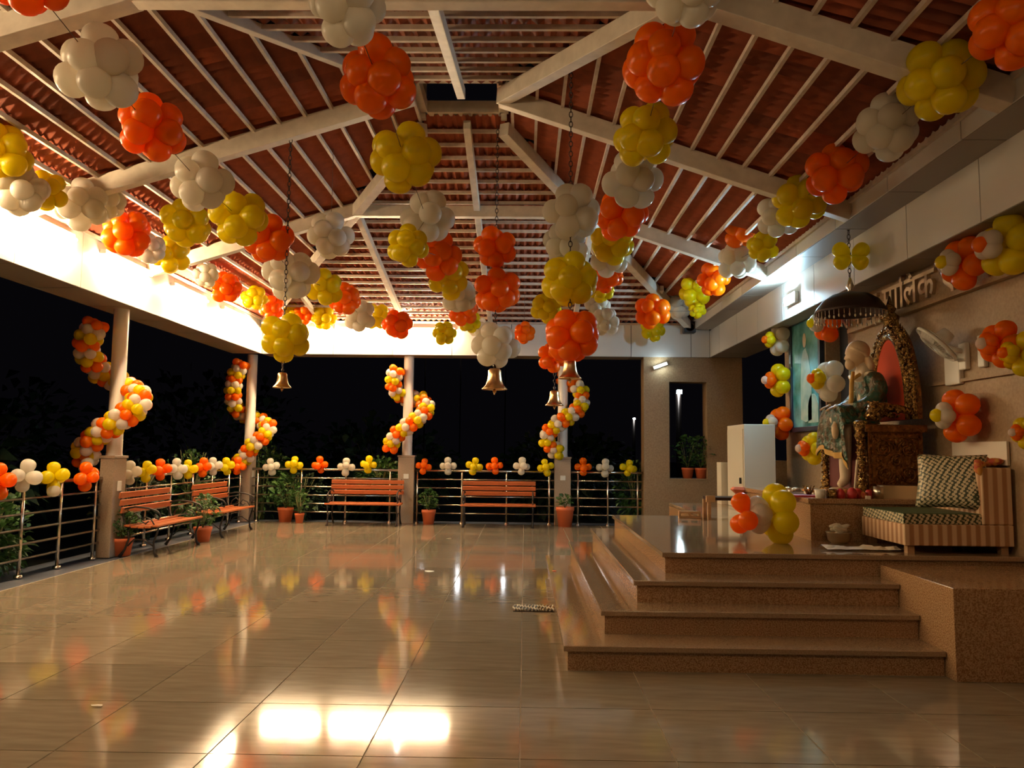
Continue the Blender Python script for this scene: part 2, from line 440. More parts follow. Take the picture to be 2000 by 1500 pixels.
# loudspeaker on the far beam
t = thing('loudspeaker', 'small black loudspeaker fixed to right end of the far beam', 'speaker', at(1346, 640, 15.9))
k = MB(); k.box((0, 0, 0), (.24, .2, .24)); k.build('cabinet', m_black, t, .015)
k = MB(); k.lathe([(.0, -.0), (.08, -.0), (.095, .012)], (0, -.10, 0), 20, Matrix.Rotation(pi / 2, 3, 'X')); k.build('cone', m_darkm, t)
k = MB(); k.box((0, .15, 0), (.05, .12, .05)); k.build('bracket', m_darkm, t)

# ================================================================ PILLARS
def pillar(x, y, bx, by, label, plate):
    t = thing('pillar', label, 'pillar', (x, y, 0), 0, 'pillars along the open sides')
    k = MB(); k.b2((-bx / 2, -by / 2, 0), (bx / 2, by / 2, 1.38)); k.build('base', m_base, t, .006)
    k = MB(); k.b2((-bx / 2 - .015, -by / 2 - .015, 1.38), (bx / 2 + .015, by / 2 + .015, 1.42)); k.build('base_cap', m_base, t, .004)
    k = MB(); k.lathe([(.112, 1.42), (.106, 1.46), (.104, 2.5), (.104, 3.5), (.104, 3.54)], (0, 0, 0), 28); k.build('column', m_col, t)
    k = MB()
    if plate == 'x': k.b2((bx / 2, -.06, .92), (bx / 2 + .012, .04, 1.06))
    else: k.b2((-.05, -by / 2 - .012, .93), (.06, -by / 2, 1.03))
    k.build('switch_plate', m_wht, t, .003)
    return t
P1 = V((-5.88, 10.95)); P2 = V((-5.88, 16.35)); P3 = V((-2.50, 16.35)); P4 = V((.80, 16.35))
pillar(P1.x, P1.y, .2, .34, 'pale round pillar on granite base at the left, nearest the camera', 'x')
pillar(P2.x, P2.y, .2, .34, 'pale round pillar in far left corner among the vines', 'x')
pillar(P3.x, P3.y, .34, .2, 'pale round pillar on far side between the two front benches', 'y')
pillar(P4.x, P4.y, .34, .2, 'pale round pillar on far side right of the benches', 'y')

# ================================================================ RAILINGS
def railing(a, b, label, posts):
    a = V(a); b = V(b); d = (b - a).normalized(); L = (b - a).length
    t = thing('railing', label, 'railing', a, 0, 'stainless steel railings')
    for i, z in enumerate((1.10, .92, .74, .56, .385, .21)):
        k = MB(); r = .026 if i == 0 else .015
        k.tube([V((0, 0, z)), d * L + V((0, 0, z))], r, 10); k.build('rail', m_steel, t)
    for s in posts:
        k = MB(); q_ = d * s
        k.tube([q_, q_ + V((0, 0, 1.08))], .022, 10); k.lathe([(.0, .03), (.045, .03), (.05, 0)], q_, 14); k.build('post', m_steel, t)
RX = -5.95
railing((RX, 2.0, 0), (RX, 10.78, 0), 'stainless steel railing at far left, nearest section in front of left pillar', [.1, 1.1, 2.1, 3.1, 4.1, 5.1, 6.0, 7.1, 7.85, 8.65])
railing((RX, 11.12, 0), (RX, 16.18, 0), 'stainless steel railing behind the two left benches', [.1, .95, 1.8, 2.65, 3.5, 4.35, 4.95])
def px2x(px): return at(px, 900, 16.32).x
railing((RX + .1, 16.32, 0), (P3.x - .18, 16.32, 0), 'stainless steel railing behind the left front bench', [px2x(p) - RX - .1 for p in (505, 590, 677, 763)])
railing((P3.x + .18, 16.32, 0), (P4.x - .18, 16.32, 0), 'stainless steel railing behind the right front bench', [px2x(p) - P3.x - .18 for p in (816, 903, 990, 1073)])
railing((P4.x + .18, 16.32, 0), (2.55, 16.32, 0), 'stainless steel railing between right pillar and granite gateway', [px2x(p) - P4.x - .18 for p in (1129, 1187, 1245)])

# ================================================================ STEPS AND PLATFORM
RS = .178
k = MB(); plat = None
XS = [.30, .60, .89, 1.18]; YS = [5.62, 5.97, 6.27, 6.62]
YB = 10.35; XRT = 4.22
body = MB()
for i in range(4):
    body.b2((XS[i] + .02, YS[i] + .02, -.05 if i == 0 else RS * i - .03), (XRT if i == 3 else 2.985, YB - .02 - (0 if i < 3 else 0), RS * (i + 1) - .045))
body.b2((2.4, YB - .1, -.05), (XRT, 12.9, RS * 4 - .045))
steps = tag(body.build('platform_steps', m_gran), 'brown speckled granite platform with four steps before the shrine', 'steps')
for i in range(4):
    z = RS * (i + 1)
    x1 = XRT if i == 3 else 2.985
    k = MB(); k.b2((XS[i] - .012, YS[i] - .012, z - .04), (x1, YB, z))
    if i == 3: k.b2((2.4, YB, z - .04), (XRT, 12.9, z))
    k.build('tread', m_grand, steps, .006)
k = MB(); k.b2((2.99, 5.50, 0), (XRT, 6.60, .635)); tag(k.build('plinth_block', m_gran, None, .004), 'low granite side block closing the right end of steps', 'plinth')

# ================================================================ SHRINE WALL, GATEWAY
k = MB(); k.b2((XRT, 1.0, 0), (XRT + .3, 10.05, 4.1)); k.b2((XRT, 10.05, 0), (XRT + .3, 10.8, 1.3)); k.b2((XRT, 10.05, 3.6), (XRT + .3, 10.8, 4.1))
k.b2((XRT, 10.8, 0), (XRT + .3, 12.5, 4.1)); k.b2((XRT + .2, 10.05, 1.3), (XRT + .3, 10.8, 3.6), 1)
struct(k.build('wall_right', [m_wall, m_void]))
k = MB(); k.b2((XRT - .07, 2.0, 3.10), (XRT, 9.9, 3.15)); k.b2((XRT - .04, 2.0, 2.26), (XRT, 8.0, 2.29)); struct(k.build('trim_7', m_wall))
gy0, gy1 = 16.15, 16.55
gx = [at(p, 900, gy0).x for p in (1258, 1308, 1382, 1452)]
k = MB(); k.b2((gx[0], gy0, 0), (gx[1], gy1, ZB)); k.b2((gx[2], gy0, 0), (gx[3], gy1, ZB)); k.b2((gx[1], gy0, 3.02), (gx[2], gy1, ZB)); k.b2((gx[1], gy0, 0), (gx[2], gy1, .97))
struct(k.build('wall_far', m_wall))
k = MB(); k.b2((gx[1], gy0 - .02, .97), (gx[2], gy1, 1.0)); struct(k.build('trim_8', m_wall))
k = MB(); k.b2((3.85, 13.6, 0), (4.6, 13.9, 1.42)); struct(k.build('wall_back', m_wall))
# lamp on the gateway
t = thing('lamp', 'small cold tube lamp high on the granite gateway left post', 'light', at(1290, 714, gy0 - .06))
k = MB(); k.box((0, .02, 0), (.30, .05, .06), Matrix.Rotation(-.35, 3, 'Y')); k.build('housing', m_wht, t)
k = MB(); k.tube([(-.10, -.04, -.035), (.10, -.04, .035)], .022, 10); k.build('tube', m_led, t)

# lettering  (raised metal letters, one piece per syllable)
sign = thing('wall_lettering', 'raised metal Devanagari lettering high on the shrine wall above the statue', 'sign', (XRT - .02, 10.15, 3.20))
def glyph(txt, size, ext):
    cu = bpy.data.curves.new('letter', 'FONT'); cu.body = txt; cu.size = size; cu.extrude = ext; cu.offset = .006
    cu.resolution_u = 3
    o = bpy.data.objects.new('letter_src', cu); COL.objects.link(o); bpy.context.view_layer.update()
    dg = bpy.context.evaluated_depsgraph_get(); me = bpy.data.meshes.new_from_object(o.evaluated_get(dg))
    xs = [v.co.x for v in me.vertices] or [0]
    bpy.data.objects.remove(o); me.materials.append(m_letter); return me, min(xs), max(xs)
rotw = Matrix(((0, 0, -1), (-1, 0, 0), (0, 1, 0))).to_quaternion()     # text x -> -Y, text y -> Z, front -> -X
adv = 0
for word in (['\u0938', '\u092c', '\u0915', '\u093e'], ['\u092e', '\u093e', '\u093f', '\u0932', '\u0915'], ['\u090f', '\u0915']):
    for g in word:
        me, x0, x1 = glyph(g, .43, .02)
        inst('letter', me, sign, (0, -(adv - x0), 0), rotw)
        adv += .10 if g == '\u093f' else max(x1 - x0, .04) * .99
    adv += .13

# tall picture by the wall
pic = thing('framed_picture', 'tall dark framed blue-green picture of a standing robed figure on shrine wall', 'picture', (XRT - .03, 11.46, 2.74))
ph, pw = 1.72, 1.25
m_pic = mat('picture_print', (.10, .42, .45), .25)
nt = m_pic.node_tree; tc = nt.nodes.new('ShaderNodeTexCoord'); nz = nt.nodes.new('ShaderNodeTexNoise'); nz.inputs['Scale'].default_value = 3.2; nz.inputs['Detail'].default_value = 4
cr = nt.nodes.new('ShaderNodeValToRGB'); cr.color_ramp.elements[0].position = .35; cr.color_ramp.elements[1].position = .68
cr.color_ramp.elements[0].color = (.02, .17, .16, 1); cr.color_ramp.elements[1].color = (.16, .50, .55, 1)
nt.links.new(tc.outputs['Object'], nz.inputs[0]); nt.links.new(nz.outputs[0], cr.inputs[0]); nt.links.new(cr.outputs[0], nt.nodes['Principled BSDF'].inputs['Base Color'])
k = MB(); k.box((0, 0, 0), (.03, pw - .1, ph - .1)); k.build('print', m_pic, pic)
k = MB()
for s in (-1, 1):
    k.box((-.01, s * (pw / 2 - .035), 0), (.07, .07, ph)); k.box((-.01, 0, s * (ph / 2 - .035)), (.07, pw, .07))
k.build('frame', m_frame, pic, .006)
m_pal = mat('picture_pale', (.45, .58, .50), .3, noise=(7, (.22, .42, .38), 3, ST, .2)); m_pal2 = mat('picture_flesh', (.55, .48, .36), .3)
k = MB()
def flat(poly, mi): k.prism([(u, w_) for u, w_ in [(a_ * SX, b_) for a_, b_ in poly]], 'x', -.021, -.0155, mi)
SX = .78
flat([(.10, .35), (-.02, .38), (-.16, .25), (-.30, -.1), (-.28, -.70), (.05, -.72), (.28, -.68), (.26, -.1), (.20, .22)], 0)
flat([(.03 + .085 * math.cos(a), .50 + .11 * math.sin(a)) for a in [2 * pi * i / 14 for i in range(14)]], 1)
flat([(-.35 + .24 * math.cos(a), -.52 + .2 * math.sin(a)) for a in [pi * i / 10 for i in range(11)]] + [(-.6, -.74), (-.1, -.74)], 0)
k.build('painted_figure', [m_pal, m_pal2], pic)

# ================================================================ ALTAR
AZ0 = RS * 4; AZ = 1.12
k = MB(); k.b2((2.80, 7.64, AZ0), (XRT, 9.9, AZ - .05)); altar = tag(k.build('altar_slab', m_gran), 'long granite altar block under the throne', 'altar')
k = MB(); k.b2((2.77, 7.61, AZ - .05), (XRT, 9.9, AZ)); k.build('altar_top', m_gran, altar, .006)

# ---------------------------------------------------------------- throne
TY = 8.42; TZ = AZ
th = thing('throne', 'gilded ornate throne with red velvet arched back on the altar', 'throne', (3.72, TY, TZ))
k = MB(); k.b2((-.22, -.50, .04), (.34, .50, .70)); k.b2((-.25, -.53, 0), (.37, .53, .07)); k.b2((-.26, -.54, .66), (.37, .54, .74)); k.build('seat_base', m_goldd, th, .008)
k = MB(); k.b2((-.255, -.42, .07), (-.22, .42, .66)); k.build('front_cloth', m_maroon, th)
# relief side panel (camera side) : frame + spiral scrolls + leaves
k = MB()
for (a, b) in (((-.17, .12), (.30, .12)), ((-.17, .62), (.30, .62)), ((-.17, .12), (-.17, .62)), ((.30, .12), (.30, .62))):
    k.bar((a[0], -.505, a[1]), (b[0], -.505, b[1]), .03, .03, (0, 1, 0))
def scroll(cx, cz, r0, turns, sgn, ph_):
    pts = []
    for i in range(26):
        u = i / 25; a = ph_ + sgn * turns * 2 * pi * u; rr = r0 * (1 - .85 * u); pts.append((cx + rr * math.cos(a), -.508, cz + rr * math.sin(a)))
    k.tube(pts, .010, 6)
for (cx, cz, r0, sg, ph_) in ((-.05, .49, .10, 1, 0), (.18, .49, .10, -1, pi), (-.05, .24, .09, -1, 0), (.18, .24, .09, 1, pi), (.065, .37, .06, 1, 1)): scroll(cx, cz, r0, 1.6, sg, ph_)
for i in range(16):
    a = 2 * pi * i / 16; k.ell((.065 + .19 * math.cos(a), -.506, .37 + .19 * math.sin(a)), (.035, .012, .014), 8, 5, Matrix.Rotation(-a, 3, 'Y'))
k.build('relief_panel', m_goldd, th)
# turned front posts
for s in (-1, 1):
    k = MB(); pr = [(.0, 0), (.07, 0), (.07, .05), (.045, .08), (.06, .13), (.04, .17)]
    pr += [(.036 + .007 * math.sin(i * 1.9), .17 + i * .013) for i in range(32)]
    pr += [(.05, .60), (.065, .63), (.045, .66), (.06, .70), (.07, .76), (.05, .78), (0, .78)]
    k.lathe(pr, (-.28, s * .47, 0), 18)
    for i in range(40):
        a = i * .8; k.ell((-.28 + .042 * math.cos(a), s * .47 + .042 * math.sin(a), .19 + i * .0098), .010, 6, 4)
    k.build('front_post', m_gold, th)
# arm with lion-like scroll
for s in (-1, 1):
    k = MB(); k.tube([(.30, s * .46, .86), (.15, s * .47, .90), (-.02, s * .48, .92), (-.14, s * .48, .90), (-.19, s * .48, .80)], [.035, .04, .05, .075, .06], 10)
    for i in range(60):
        a = R.uniform(0, 2 * pi); u = R.uniform(-.20, .10); r_ = .055 + .035 * (u < -.08); k.ell((u, s * .48 + r_ * math.cos(a), .88 + r_ * math.sin(a)), (.026, .014, .022), 6, 4, Euler((a, R.uniform(-1, 1), 0)).to_matrix())
    k.build('arm_rest', m_gold, th)
# arched back: gold border with leaves, velvet inside
def arch(u):          # outline of the back, u in 0..1 from near bottom over the top to the far bottom, returns y,z
    a = pi * u
    return (-.50 * math.cos(a) * (1.0 if u < .5 else 1.0), .80 + 1.05 * math.sin(a) ** .9)
pts = [V((.30, arch(i / 40)[0], arch(i / 40)[1])) for i in range(41)]
k = MB(); inner = [(p.y * .74, .80 + (p.z - .80) * .84) for p in pts]
k.prism(inner, 'x', .25, .31); k.build('velvet_back', m_velvet, th)
k = MB(); k.prism([(p.y, p.z) for p in pts], 'x', .29, .345); k.build('back_plate', m_goldd, th)
k = MB(); k.tube([V((.26, p.y * .80, .80 + (p.z - .80) * .88)) for p in pts], .045, 8)
k.tube([V((.27, p.y, p.z)) for p in pts], .025, 8); rr = random.Random(3)
for i in range(240):
    u = rr.random(); y, z = arch(u); s = rr.uniform(.80, 1.0); k.ell((.25 + rr.uniform(-.02, .02), y * s, .80 + (z - .80) * (s * .6 + .4)), (.016, rr.uniform(.014, .03), rr.uniform(.014, .04)), 6, 4, Euler((rr.uniform(0, 3), 0, 0)).to_matrix())
k.build('back_border', m_gold, th)
for i in range(2, 39):
    k = MB(); y, z = arch(i / 40); y2, z2 = arch((i + .5) / 40); n_ = V((0, y, (z - 1.25) * .8)).normalized(); c = V((.29, y, z)); tdir = V((0, y2 - y, z2 - z)).normalized() * .022
    k.add([c - tdir + V((-.012, 0, 0)), c + tdir + V((-.012, 0, 0)), c + tdir + V((.012, 0, 0)), c - tdir + V((.012, 0, 0)), c + n_ * .075], [(0, 1, 4), (1, 2, 4), (2, 3, 4), (3, 0, 4), (0, 3, 2, 1)]); k.build('flame_spike', m_gold, th)
k = MB(); k.lathe([(0, 0), (.07, .0), (.05, .04), (.09, .09), (.10, .14), (.05, .19), (.07, .23), (.03, .28), (.012, .36), (0, .38)], (.28, 0, 1.80), 16); k.build('finial', m_gold, th)

# ---------------------------------------------------------------- seated statue (faces -X)
st = thing('statue', 'life size seated bearded statue with headscarf draped in green brocade on throne', 'statue', (3.70, TY, TZ - .04))
def skin(name, verts, edges, radii, m, parent, sub=2, root=0):
    me = bpy.data.meshes.new(name); me.from_pydata(verts, edges, []); o = bpy.data.objects.new(name, me); COL.objects.link(o)
    sk = o.modifiers.new('s', 'SKIN'); sk.use_smooth_shade = True
    for v, r_ in zip(me.skin_vertices[0].data, radii): v.radius = r_ if isinstance(r_, tuple) else (r_, r_); v.use_root = False
    me.skin_vertices[0].data[root].use_root = True
    sb = o.modifiers.new('u', 'SUBSURF'); sb.levels = sub; sb.render_levels = sub
    bpy.context.view_layer.update(); dg = bpy.context.evaluated_depsgraph_get(); nm = bpy.data.meshes.new_from_object(o.evaluated_get(dg))
    bpy.data.objects.remove(o); nm.materials.clear(); nm.materials.append(m)
    for p in nm.polygons: p.use_smooth = True
    r_ = bpy.data.objects.new(name, nm); COL.objects.link(r_); r_.parent = parent; return r_
# local coordinates: x forward is NEGATIVE, seat at z .74
bv = [(.08, 0, .86), (.06, 0, 1.05), (.03, 0, 1.24), (.01, 0, 1.35), (-.02, 0, 1.44), (-.05, 0, 1.50),              # 0-5 pelvis..neck..head base
      (.02, -.17, 1.30), (.02, -.23, 1.10), (-.16, -.20, .98), (-.30, -.10, .98),                                 # 6-9 near arm
      (.02, .17, 1.30), (.02, .23, 1.10), (-.16, .20, .98), (-.28, .12, 1.00),                                    # 10-13 far arm
      (.04, -.11, .84), (-.28, -.16, .86), (-.28, -.13, .48), (-.28, -.12, .20), (-.36, -.13, .13),               # 14-18 near leg down
      (.04, .11, .84), (-.28, .14, .92), (-.34, -.02, .84), (-.36, -.14, .80), (-.42, -.16, .74)]                 # 19-23 far leg crossed
be = [(0, 1), (1, 2), (2, 3), (3, 4), (4, 5), (3, 6), (6, 7), (7, 8), (8, 9), (3, 10), (10, 11), (11, 12), (12, 13), (0, 14), (14, 15), (15, 16), (16, 17), (17, 18), (0, 19), (19, 20), (20, 21), (21, 22), (22, 23)]
br = [(.15, .13), (.14, .13), (.16, .12), (.10, .09), .055, .055, .07, .055, .045, .035, .07, .055, .045, .035, .10, .085, .072, .06, .035, .10, .078, .055, .04, .028]
skin('body', bv, be, br, m_robe, st)
# hands
for s, hx, hy, hz in ((-1, -.32, -.10, .98), (1, -.30, .12, 1.0)):
    hv = [(hx, hy, hz), (hx - .05, hy, hz - .01)]; he = [(0, 1)]; hr = [.028, (.034, .018)]
    for i in range(4):
        o_ = (i - 1.5) * .018; n = len(hv); L_ = (.055, .065, .06, .048)[i]
        hv += [(hx - .08, hy + o_, hz - .012), (hx - .08 - L_ * .6, hy + o_, hz - .025), (hx - .08 - L_, hy + o_, hz - .05)]; he += [(1, n), (n, n + 1), (n + 1, n + 2)]; hr += [.010, .009, .008]
    n = len(hv); hv += [(hx - .03, hy + s * .035, hz), (hx - .07, hy + s * .05, hz - .01)]; he += [(0, n), (n, n + 1)]; hr += [.011, .009]
    skin('hand', hv, he, hr, m_skin, st, 1)
# shins and foot in pale robe, foot skin
k = MB(); k.ell((-.39, -.16, .72), (.04, .036, .09), 12, 8); k.build('foot', m_skin, st)
k = MB(); k.ell((-.37, -.13, .09), (.11, .042, .035), 12, 8)
for i in range(5): k.ell((-.47 - (.012 if i < 2 else 0), -.165 + i * .017, .085), (.022, .009, .012), 8, 5)
k.build('foot', m_skin, st)
# head
def head():
    bm = bmesh.new(); bmesh.ops.create_uvsphere(bm, u_segments=28, v_segments=22, radius=1)
    for v in bm.verts:
        x, y, z = v.co; fx = -x                        # forward amount
        sx, sy, sz = .113, .090, .134
        if z < -.2: sy *= 1 - .22 * (-.2 - z); 
        if fx > .3:
            sx *= 1 + .08 * max(0, 1 - abs(z + .55) * 3)
            if abs(y) < .22: sx *= 1 + .30 * max(0, 1 - abs(z + .12) * 4.2) * (1 - abs(y) / .22)      # nose
            if .2 < abs(y) < .6 and abs(z - .12) < .16: sx *= .93                                       # eye sockets
            if abs(z - .30) < .10: sx *= 1.03                                                           # brow
            if abs(z + .48) < .05 and abs(y) < .35: sx *= .95                                           # mouth line
        v.co = V((x * sx, y * sy, z * sz))
    me = bpy.data.meshes.new('head'); bm.to_mesh(me); bm.free()
    for p in me.polygons: p.use_smooth = True
    me.materials.append(m_skin); return me
hd = V((-.08, 0, 1.56)); hq = Euler((0, -.22, 0)).to_quaternion()
inst('head', head(), st, hd, hq)
k = MB()
for s in (-1, 1):
    k.ell(hd + V((-.083, s * .032, .014)), (.012, .016, .009), 10, 6); k.ell(hd + V((.0, s * .080, .0)), (.022, .010, .032), 10, 6)
k.build('eyes_and_ears', mat('statue_eye', (.20, .12, .07), .4), st)
k = MB(); k.ell(hd + V((-.070, 0, -.105)), (.050, .058, .065), 14, 10); k.ell(hd + V((-.093, 0, -.055)), (.02, .045, .018), 12, 6); k.build('beard', m_scarf, st)
# headscarf: cap + knot + tail
k = MB(); k.ell(hd + V((.022, 0, .035)), (.126, .110, .122), 20, 14, Matrix.Rotation(-.3, 3, 'Y')); k.tube([hd + V((-.075, -.045, .075)), hd + V((-.035, -.093, .045)), hd + V((.05, -.098, .0)), hd + V((.10, -.07, -.04))], .018, 8)
k.tube([hd + V((.09, -.06, -.03)), hd + V((.12, -.07, -.12)), hd + V((.10, -.08, -.22)), hd + V((.08, -.09, -.30))], [.035, .045, .04, .02], 10); k.build('headscarf', m_scarf, st)
# shawl over the shoulders (skin) and lap cloth
sv = [(.09, 0, .88), (.08, 0, 1.10), (.05, 0, 1.28), (.03, -.15, 1.32), (.06, -.25, 1.14), (-.06, -.26, 1.00), (.03, .15, 1.32), (.06, .25, 1.14), (-.06, .25, 1.0), (-.22, -.20, .95), (-.22, .20, .95)]
se = [(0, 1), (1, 2), (2, 3), (3, 4), (4, 5), (2, 6), (6, 7), (7, 8), (5, 9), (8, 10)]
shawl = skin('shawl', sv, se, [(.2, .17), (.18, .15), (.15, .12), .10, .10, .09, .10, .10, .09, .07, .07], m_shawl, st)
# lap cloth: a grid draped over thighs hanging down in front
def drape(x0, x1, y0, y1, fz, nx=26, ny=22, name='lap_cloth', m=m_shawl, thick=.012):
    k = MB(); vs = []; 
    for dz in (0, -thick):
        for i in range(nx + 1):
            for j in range(ny + 1):
                u = i / nx; v = j / ny; p = fz(u, v); vs.append(V(p) + V((thick * .5 if dz else 0, 0, dz)))
    N = (nx + 1) * (ny + 1); fs = []
    for i in range(nx):
        for j in range(ny):
            a = i * (ny + 1) + j; fs.append((a, a + 1, a + ny + 2, a + ny + 1)); fs.append((N + a, N + a + ny + 1, N + a + ny + 2, N + a + 1))
    k.add(vs, fs, 0, True); return k.build(name, m, st)
def lap(u, v):
    y = -.34 + .68 * v + .01 * math.sin(u * 9)
    hump = .05 * math.exp(-((abs(y) - .15) / .09) ** 2)
    L = u * 1.05
    side = max(0, abs(y) - .24) * 1.6
    if L < .37: x = .0 - L; z = .96 + hump - L * .02 - side
    else:
        w_ = (L - .37) * .86; x = -.37 - .03 * math.sin(min(1, w_ * 6) * pi / 2) - .02 * math.sin(v * 22) * min(1, w_ * 3) + w_ * .12 * (1 - v)
        z = .95 + hump * max(0, 1 - w_ * 5) - w_ * (.72 + .16 * math.sin(v * pi + .6)) - side
    return (x, y, z)
drape(0, 0, 0, 0, lap)
def hemf(u, v):
    a = lap(.93 + .07 * u, v); return (a[0] - .012, a[1], a[2])
drape(0, 0, 0, 0, hemf, 4, 22, 'cloth_border', m_trim, .008)
k = MB(); k.tube([(-.16, -.10, 1.36), (-.19, -.12, 1.2), (-.20, -.13, 1.05), (-.22, -.12, .98)], [.02, .025, .025, .02], 8); k.build('stole', m_trim, st)
k = MB(); k.tube([(-.1, -.13, 1.33), (-.14, 0, 1.28), (-.1, .13, 1.33)], .02, 8); k.build('collar', m_trim, st)
# foot stool block
t = thing('footstool', 'small pale footstool beneath the statue foot with orange cloth', 'stool', (3.17, 8.27, AZ))
k = MB(); k.b2((-.16, -.14, 0), (.16, .14, .05)); k.build('block', m_paper, t, .01)
k = MB(); k.b2((-.17, -.15, .035), (.17, .15, .055)); k.b2((.02, -.152, 0), (.12, -.145, .05)); k.build('cloth', m_food, t)

# ---------------------------------------------------------------- canopy umbrella on its chain
UX, UY = 3.66, 8.70
uc = onx(1661, 592, UX); UY = uc.y
um = thing('canopy_umbrella', 'dark round metal ceremonial umbrella hanging above the statue', 'canopy', (UX, UY, uc.z - .12))
k = MB(); k.lathe([(0, .25), (.06, .245), (.20, .21), (.30, .145), (.375, .04), (.39, 0), (.38, .0), (.36, .03), (.29, .12), (.18, .18), (.0, .22)], n=36); k.build('dome', m_darkm, um)
for i in range(44):
    k = MB(); a = 2 * pi * i / 44; x = .382 * math.cos(a); y = .382 * math.sin(a)
    k.tube([(x, y, 0), (x, y, -.055)], .004, 5); k.ell((x, y, -.07 - .012 * (i % 2)), (.011, .011, .020), 6, 5); k.build('tassel', m_silver, um)
k = MB(); k.lathe([(0, .24), (.035, .24), (.02, .27), (.045, .31), (.03, .36), (.012, .41), (0, .42)], n=14); k.build('finial', m_silver, um)
def chain(name, parent, z0, z1, lk=.06, r=.0045, m=m_chain, xy=(0, 0)):
    k = MB(); z = z0; i = 0
    while z < z1:
        pts = []
        for j in range(11):
            a = 2 * pi * j / 10; u = .017 * math.cos(a); w_ = lk * .5 * math.sin(a) + lk / 2
            pts.append((xy[0] + (u if i % 2 else 0), xy[1] + (0 if i % 2 else u), z + w_))
        k.tube(pts, r, 5, caps=False); z += lk * .82; i += 1
    return k.build(name, m, parent)
chain('chain', um, .41, 4.10 - (uc.z - .12))

# ---------------------------------------------------------------- bells
def bell(px, py, Y, wpx, ztop, label):
    c = at(px, py, Y); r = wpx / F * Y / 2
    t = thing('bell', label, 'bell', c, 0, 'brass bells hanging from the roof')
    s = r
    k = MB(); k.lathe([(0, 1.15 * s), (.38 * s, 1.12 * s), (.50 * s, .98 * s), (.52 * s, .6 * s), (.58 * s, .2 * s), (.70 * s, -.15 * s), (.90 * s, -.38 * s), (1.0 * s, -.46 * s), (1.0 * s, -.52 * s), (.88 * s, -.48 * s), (.6 * s, -.2 * s), (.46 * s, .6 * s), (0, .9 * s)], n=32); k.build('bell_body', m_brass, t)
    k = MB(); k.tube([(0, 0, .9 * s), (0, 0, -.55 * s)], .08 * s, 8); k.ell((0, 0, -.66 * s), .16 * s, 10, 8); k.ell((0, 0, -.86 * s), .07 * s, 8, 6); k.build('clapper', m_brass, t)
    k = MB(); k.lathe([(0, 1.1 * s), (.14 * s, 1.12 * s), (.10 * s, 1.3 * s), (.16 * s, 1.45 * s), (.05 * s, 1.6 * s), (0, 1.62 * s)], n=12); k.build('crown', m_darkm, t)
    chain('chain', t, 1.55 * s, ztop - c.z)
    return t, c
bell(551, 748, 8.2, 36, zl(-2.6) - .15, 'brass bell on chain below the yellow balloon cluster at left')
bell(966, 748, 9.05, 50, CZ - .1, 'large brass bell under the white balloon cluster in the middle')
bell(1113, 728, 7.2, 46, 5.25, 'brass bell under the orange balloon cluster right of centre')
bell(1083, 783, 11.1, 36, 4.95, 'small brass bell behind, in front of the right far pillar')

# ================================================================ BALLOONS
def balloon_mesh(c):
    m = MB(); pr = []
    for i in range(13):
        t = pi * i / 12; z = -math.cos(t); r = math.sin(t) * (1 + .10 * z)
        pr.append((max(r, 0) * .108, .168 + z * (.106 if z > 0 else .142)))
    pr = [(.0, .0), (.010, .004), (.006, .014), (.010, .022)] + pr[1:]
    m.lathe(pr, n=20); return m.mesh('balloon', MB_[c])
BM = {c: balloon_mesh(c) for c in BC}
def dirq(d): return V(d).to_track_quat('Z', 'Y')
g_ = (1 + 5 ** .5) / 2
ICO = [V(v).normalized() for v in [(0, 1, g_), (0, -1, g_), (0, 1, -g_), (0, -1, -g_), (1, g_, 0), (-1, g_, 0), (1, -g_, 0), (-1, -g_, 0), (g_, 0, 1), (-g_, 0, 1), (g_, 0, -1), (-g_, 0, -1)]]
def cluster(c, col, D, label, grp, rnd):
    t = thing('balloon_cluster', label, 'balloons', c, 0, grp)
    q_ = Euler((rnd.uniform(0, 6), rnd.uniform(0, 6), rnd.uniform(0, 6))).to_quaternion(); s = D / .536
    for d in ICO:
        dd = q_ @ (d + V((rnd.uniform(-.2, .2), rnd.uniform(-.2, .2), rnd.uniform(-.2, .2)))).normalized()
        inst('balloon', BM[col], t, dd * 0, dirq(dd), s * rnd.uniform(.94, 1.06))
    return t
DD = .56
def garland(lst, grp, where, X=None, cable=True):
    rnd = random.Random(hash(where) % 1 + len(where)); pts = []
    for i, (px, py, d, c) in enumerate(lst):
        col = {'o': 'orange', 'w': 'white', 'y': 'yellow'}[c]
        if X is not None and abs(px - 1025) > 90:
            p = onx(px, py, X)
            if p.y > 15.4 or p.y < 3: p = at(px, py, min(15.4, DD * F / d))
        else: p = at(px, py, min(15.4, DD * F / d))
        D = d / F * p.y
        cluster(p, col, D, '%s balloon cluster, %s from the camera end %s' % (col, ORD[i], where), grp, rnd); pts.append(p)
    if cable:
        k = MB(); a = pts[0] + (pts[0] - pts[1]).normalized() * .5; k.tube([a] + pts + [pts[-1] + (pts[-1] - pts[-2]).normalized() * .2], .003, 5)
        tag(k.build('garland_string', m_thread), 'thin string carrying the balloon clusters ' + where, 'string')
garland([(50, -45, 165, 'o'), (195, 135, 168, 'w'), (297, 252, 136, 'o'), (393, 358, 122, 'w'), (467, 425, 114, 'y'), (525, 467, 104, 'o'), (568, 537, 108, 'w'), (634, 560, 74, 'y'), (673, 583, 66, 'o'), (703, 616, 66, 'w'), (735, 617, 54, 'y'), (777, 633, 62, 'o')],
        'clusters of the left garland', 'of the garland left of centre', -2.85)
